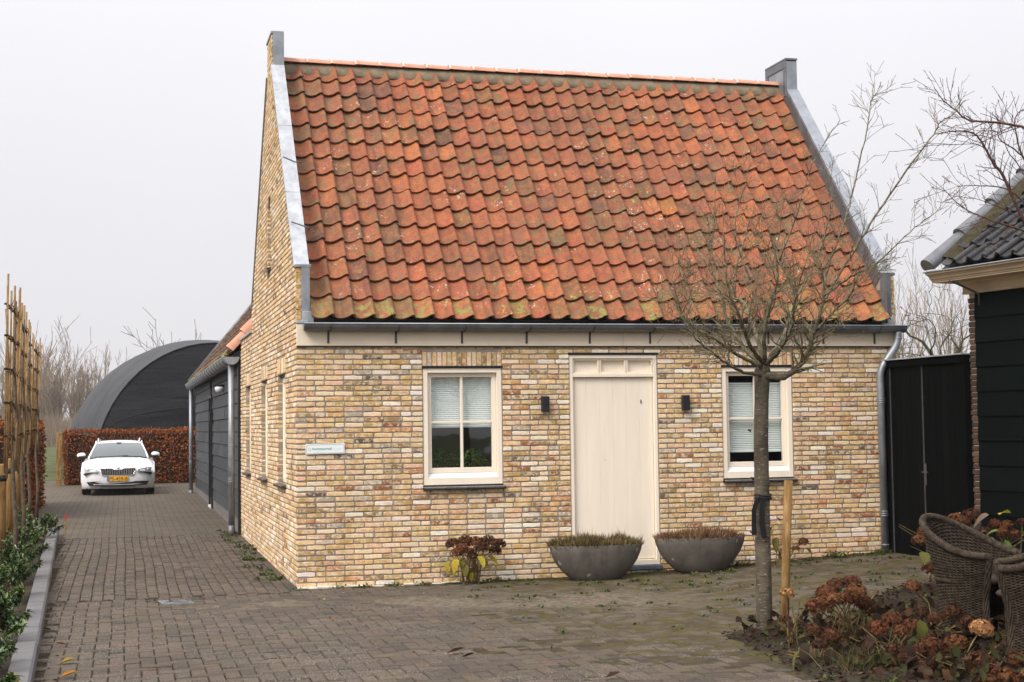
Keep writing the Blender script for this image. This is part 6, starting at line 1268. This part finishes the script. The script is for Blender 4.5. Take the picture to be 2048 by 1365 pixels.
for px, D_, h, lab in ((1808, 170, 15.5, 'thin far tree just right of the cottage gable'), (1900, 180, 16.5, 'thin far tree behind the fruit tree, next to the barn')):
    q = {1808: (84.024, 136.624, 0.638), 1900: (94.438, 144.270, 0.496)}[px]; bare_tree('poplar_tree', (q[0], q[1], .2), h, lab, 'tree', 'far trees behind the gate', px, M['far_twig'], .22, 13, .06, .30, dict(rmin=.018, ang=20))
random.seed(8); b = MB()
for i in range(5200):
    u = random.random(); q0, q1 = Vector((-18.752, 163.319, 1.822)), Vector((3.112, 173.169, 1.503)); p = q0.lerp(q1, u)+Vector((rnd(-2, 2), rnd(-25, 25), 0)); p.z = rnd(-.1, .3); h = rnd(1.5, 5.2)*(.75+.5*noise.noise(Vector((u*14, 0, 0)))); d = Vector((rnd(-.25, .25), rnd(-.2, .2), 1)); b.tube([p, p+d*h*.55+rvec()*.12, p+d*h+rvec()*.25], [.035, .025, .012], 3, cap=False)
tag(b.build('undergrowth', M['far_twig']), 'pale bare scrub at the foot of the far willows', kind='stuff')
# ------------------------------------------------------------------ plants behind the window
random.seed(31)
for x, y, c0, lab in ((1.73, .30, (.05, .12, .04), 'dark green potted plant behind the left lower window pane'), (2.08, .30, (.10, .20, .04), 'bright green potted plant behind the right lower window pane')):
    e = empty('potted_plant', (x, y, 1.15), 0, lab, 'houseplant', 'plants on the inner sill'); b = MB(); b.lathe([(.001, 0), (.07, 0), (.09, .14), (.085, .14), (.001, .12)], 16); b.build('pot', M['plinth'], e); b = MB()
    for i in range(170): d = rvec(); d.z = abs(d.z)*.9; p = Vector((d.x*.165, d.y*.11, .17+d.z*.19))*rnd(.75, 1.05); leaf(b, p, (d+rvec()*.5), Vector((0, 0, 1))+rvec()*.3, rnd(.045, .075), rnd(.035, .055), vary(c0, .5), .2, .3)
    b.build('foliage', M['leaf'], e, recalc=False)
b = MB(); b.bbox((1.47, .20, 1.02), (2.40, .42, 1.055), .004); b.build('window_board', M['cream'], house)
# ------------------------------------------------------------------ weeds, leaves, puddle
random.seed(41); b = MB()
WG = [((.055, .095, .015), 4), ((.085, .115, .02), 3), ((.12, .11, .028), 3), ((.035, .062, .014), 3)]
def blade(mb, p, d, l, w_, c): s = d.cross(rvec()).normalized()*w_; q = p+d*l*.6; mb.add([p-s, p+s, q+s*.8, q-s*.8, p+d*l+Vector((d.x, d.y, -.3))*l*.25], [(0, 1, 2, 3), (3, 2, 4)], c)
def tuft(x, y, r, n, hh, broad=0.0, z=None):
    for i in range(n):
        a = rnd(0, 2*pi); q = r*sqrt(rnd(0, 1)); X, Y = x+q*cos(a), y+q*sin(a); p = Vector((X, Y, (G(X, Y) if z is None else z)-.006)); d = Vector((cos(a)*rnd(.1, .9), sin(a)*rnd(.1, .9), 1)).normalized(); c = vary(pick(WG), .25)
        if random.random() < broad: leaf(b, p+Vector((0, 0, rnd(0, hh*.5))), (d+rvec()*.6), Vector((0, 0, 1)), rnd(.02, .045), rnd(.014, .03), c, .2, .3)
        else: blade(b, p, d, rnd(.4, 1.0)*hh, rnd(.0015, .003), c)
for i in range(46): tuft(rnd(-.32, -.02), rnd(.3, 9.5)**1.0, rnd(.03, .10), 40, rnd(.02, .06), .5)
for x, n, hh in ((-.05, 40, .04), (.45, 50, .05), (.75, 40, .04), (1.05, 60, .06), (1.4, 40, .05), (2.2, 90, .09), (2.35, 60, .07), (2.6, 25, .04), (4.05, 40, .05), (4.25, 40, .05), (5.2, 60, .10), (5.35, 70, .12), (5.6, 60, .10), (6.5, 90, .14), (6.62, 80, .12), (6.9, 50, .06), (7.1, 60, .08), (7.25, 70, .10)): tuft(x, -.09-rnd(0, .08), .10, n, hh, .55)
for x, y in ((3.3, -.75), (3.75, -.72), (4.5, -.68), (4.75, -.66), (4.95, -.7)): tuft(x, y, .06, 30, .05, .8)
for i in range(150):
    x, y = rnd(1.6, 7.2), -abs(random.gauss(0, 1.6))-.2
    if in_poly(x, y, BED) or y < -4.8: continue
    tuft(x, y, rnd(.03, .10), int(rnd(10, 34)), rnd(.012, .035), .45)
for i in range(120):                                     # low weeds round the bed and the tree foot
    x, y = rnd(2.3, 5.6), rnd(-8.3, -4.4)
    if not in_poly(x, y, BED): continue
    tuft(x, y, rnd(.04, .12), int(rnd(14, 40)), rnd(.03, .09), .6, bedz(x, y))
tag(b.build('weeds', M['leaf'], recalc=False), 'low weeds and moss tufts along the walls and between the pavers', kind='stuff')
b = MB(); gt = Vector((3.245, -7.283, 0.002)); DG = [((.085, .078, .022), 4), ((.15, .105, .04), 3), ((.05, .065, .016), 3)]
for i in range(520):
    a = rnd(0, 2*pi); p = Vector((gt.x+random.gauss(0, .13), gt.y+random.gauss(0, .10), bedz(gt.x, gt.y)-.02)); d = Vector((cos(a)*rnd(.2, 1.1), sin(a)*rnd(.2, 1.1), 1)).normalized(); blade(b, p, d, rnd(.10, .26), rnd(.0016, .003), vary(pick(DG), .25))
tag(b.build('grass_clump', M['leaf'], recalc=False), 'tuft of long yellow green grass at the bottom of the bed', 'grass', kind='stuff')
b = MB(); LIT = [((.040, .022, .014), 5), ((.062, .032, .017), 4), ((.10, .052, .025), 2), ((.028, .018, .013), 5), ((.17, .10, .05), .6)]
for i in range(6500):
    x, y = rnd(2.2, 6.5), rnd(-8.8, -3.0)
    if not in_poly(x, y, BED): continue
    d = rvec(); d.z *= .25; leaf(b, Vector((x, y, bedz(x, y)+rnd(.003, .03))), d, Vector((0, 0, 1))+rvec()*.5, rnd(.03, .065), rnd(.018, .042), vary(pick(LIT)), rnd(-.1, .3), rnd(-.3, .6))
for i in range(1500):
    x, y = rnd(3.1, 5.6), rnd(-8.4, -5.2)
    if not in_poly(x, y, BED): continue
    d = rvec(); leaf(b, Vector((x, y, bedz(x, y)+rnd(.02, .16))), d, Vector((0, 0, 1))+rvec()*.8, rnd(.06, .11), rnd(.04, .07), vary(pick([((.035, .022, .015), 5), ((.055, .034, .02), 3), ((.05, .055, .02), 2), ((.09, .045, .02), 1)])), rnd(-.1, .3), rnd(-.2, .7))
for i in range(45):
    x, y = -1.35+random.gauss(0, .22), -.72+random.gauss(0, .10); d = rvec(); d.z *= .2; leaf(b, Vector((x, y, G(x, y)+.012)), d, Vector((0, 0, 1))+rvec()*.4, rnd(.02, .05), rnd(.012, .028), vary(pick(LIT)), .2, .3)
for i in range(130):
    y = rnd(-7.5, 9); x = -2.60-.0286*(y+3.0)+.06+abs(random.gauss(0, .05)); d = rvec(); d.z *= .2; leaf(b, Vector((x, y, G(x, y)+.008)), d, Vector((0, 0, 1))+rvec()*.4, rnd(.02, .05), rnd(.012, .03), vary(pick(LIT)), .2, .3)
for i in range(70):
    x, y = rnd(-.6, 3.4), rnd(-5.5, -.1); d = rvec(); d.z *= .2; leaf(b, Vector((x, y, G(x, y)+.006)), d, Vector((0, 0, 1))+rvec()*.3, rnd(.02, .05), rnd(.012, .028), vary(pick(LIT)), .2, .3)
tag(b.build('leaf_litter', M['leaf_dry'], recalc=False), 'brown fallen leaves lying over the garden bed', kind='stuff')
FL = [((-2.350, -3.790, 0.010), .10, 3.4, (.20, .075, .02), 'orange brown leaf on the pavers near the kerb'), ((-2.380, -4.841, 0.010), .13, .15, (.28, .20, .05), 'long yellowish leaf at the kerb, above the orange one in the corner'), ((-2.349, -5.529, 0.010), .14, .3, (.36, .17, .03), 'orange leaf at the bottom left next to the kerb'), ((-2.521, -2.815, 0.010), .09, 2.6, (.035, .022, .015), 'small dark crumpled leaf against the kerb foot'),
      ((-2.613, -1.485, 0.010), .07, 2.0, (.012, .010, .010), 'black curled leaf standing against the kerb'), ((0.577, -5.329, 0.010), .15, -.1, (.13, .07, .03), 'brown leaf lying alone in the middle of the forecourt'), ((0.635, -5.592, 0.010), .12, .1, (.06, .035, .02), 'dark leaf beside the lone brown leaf on the forecourt'), ((-0.021, -2.974, 0.010), .05, .6, (.36, .13, .04), 'tiny orange leaf below the cottage corner'), ((1.395, -6.849, 0.010), .13, .2, (.05, .03, .02), 'dark rotting leaf at the bottom of the forecourt'), ((0.128, -1.326, 0.015), .05, 1.4, (.45, .40, .10), 'tiny pale yellow leaf at the foot of the corner')]
for p, l, az, c, lab in FL:
    random.seed(int(p[0]*1000) % 9999); bb = MB(); leaf(bb, Vector((0, 0, .012)), Vector((cos(az), sin(az), .1)), Vector((0, 0, 1))+rvec()*.3, l, l*.45, c+(.5,), .35, -.15); o = bb.build('fallen_leaf', M['leaf_dry'], None, (p[0], p[1], G(p[0], p[1])), recalc=False); tag(o, lab, 'leaf', 'fallen leaves on the paving')
random.seed(3); c = (-1.361, -0.859, 0.006); e = empty('drain_cover', (c[0], c[1], .002), radians(8), 'pale metal drain cover set in the drive below the corner', 'drain cover')
M['pale_metal'] = simple('pale_worn_metal', (.145, .145, .15), .7, .6, 7, .4, .3, dirt=(.055, .048, .042), dirt_amt=.95)
b = MB(); b.bbox((-.16, -.20, -.02), (.16, .20, .006), .004); b.build('plate', M['pale_metal'], e)
b = MB(); b.box((-.13, -.03, .0062), (.06, .02, .0075)); b.box((-.15, -.17, .0062), (.15, -.16, .0075)); b.build('slot', M['car_black'], e)

# ------------------------------------------------------------------ winter haze
m = bpy.data.materials.new('winter_haze'); m.use_nodes = True; m.node_tree.nodes.clear(); pv_ = m.node_tree.nodes.new('ShaderNodeVolumePrincipled'); pv_.inputs['Color'].default_value = (.93, .92, .94, 1); pv_.inputs['Density'].default_value = HAZE; pv_.inputs['Anisotropy'].default_value = 0.2
o_ = m.node_tree.nodes.new('ShaderNodeOutputMaterial'); m.node_tree.links.new(pv_.outputs[0], o_.inputs['Volume'])
b = MB(); b.box((-640, -160, -1.4), (640, 640, 19.5)); tag(b.build('haze', m), 'thin pale winter haze', kind='stuff')
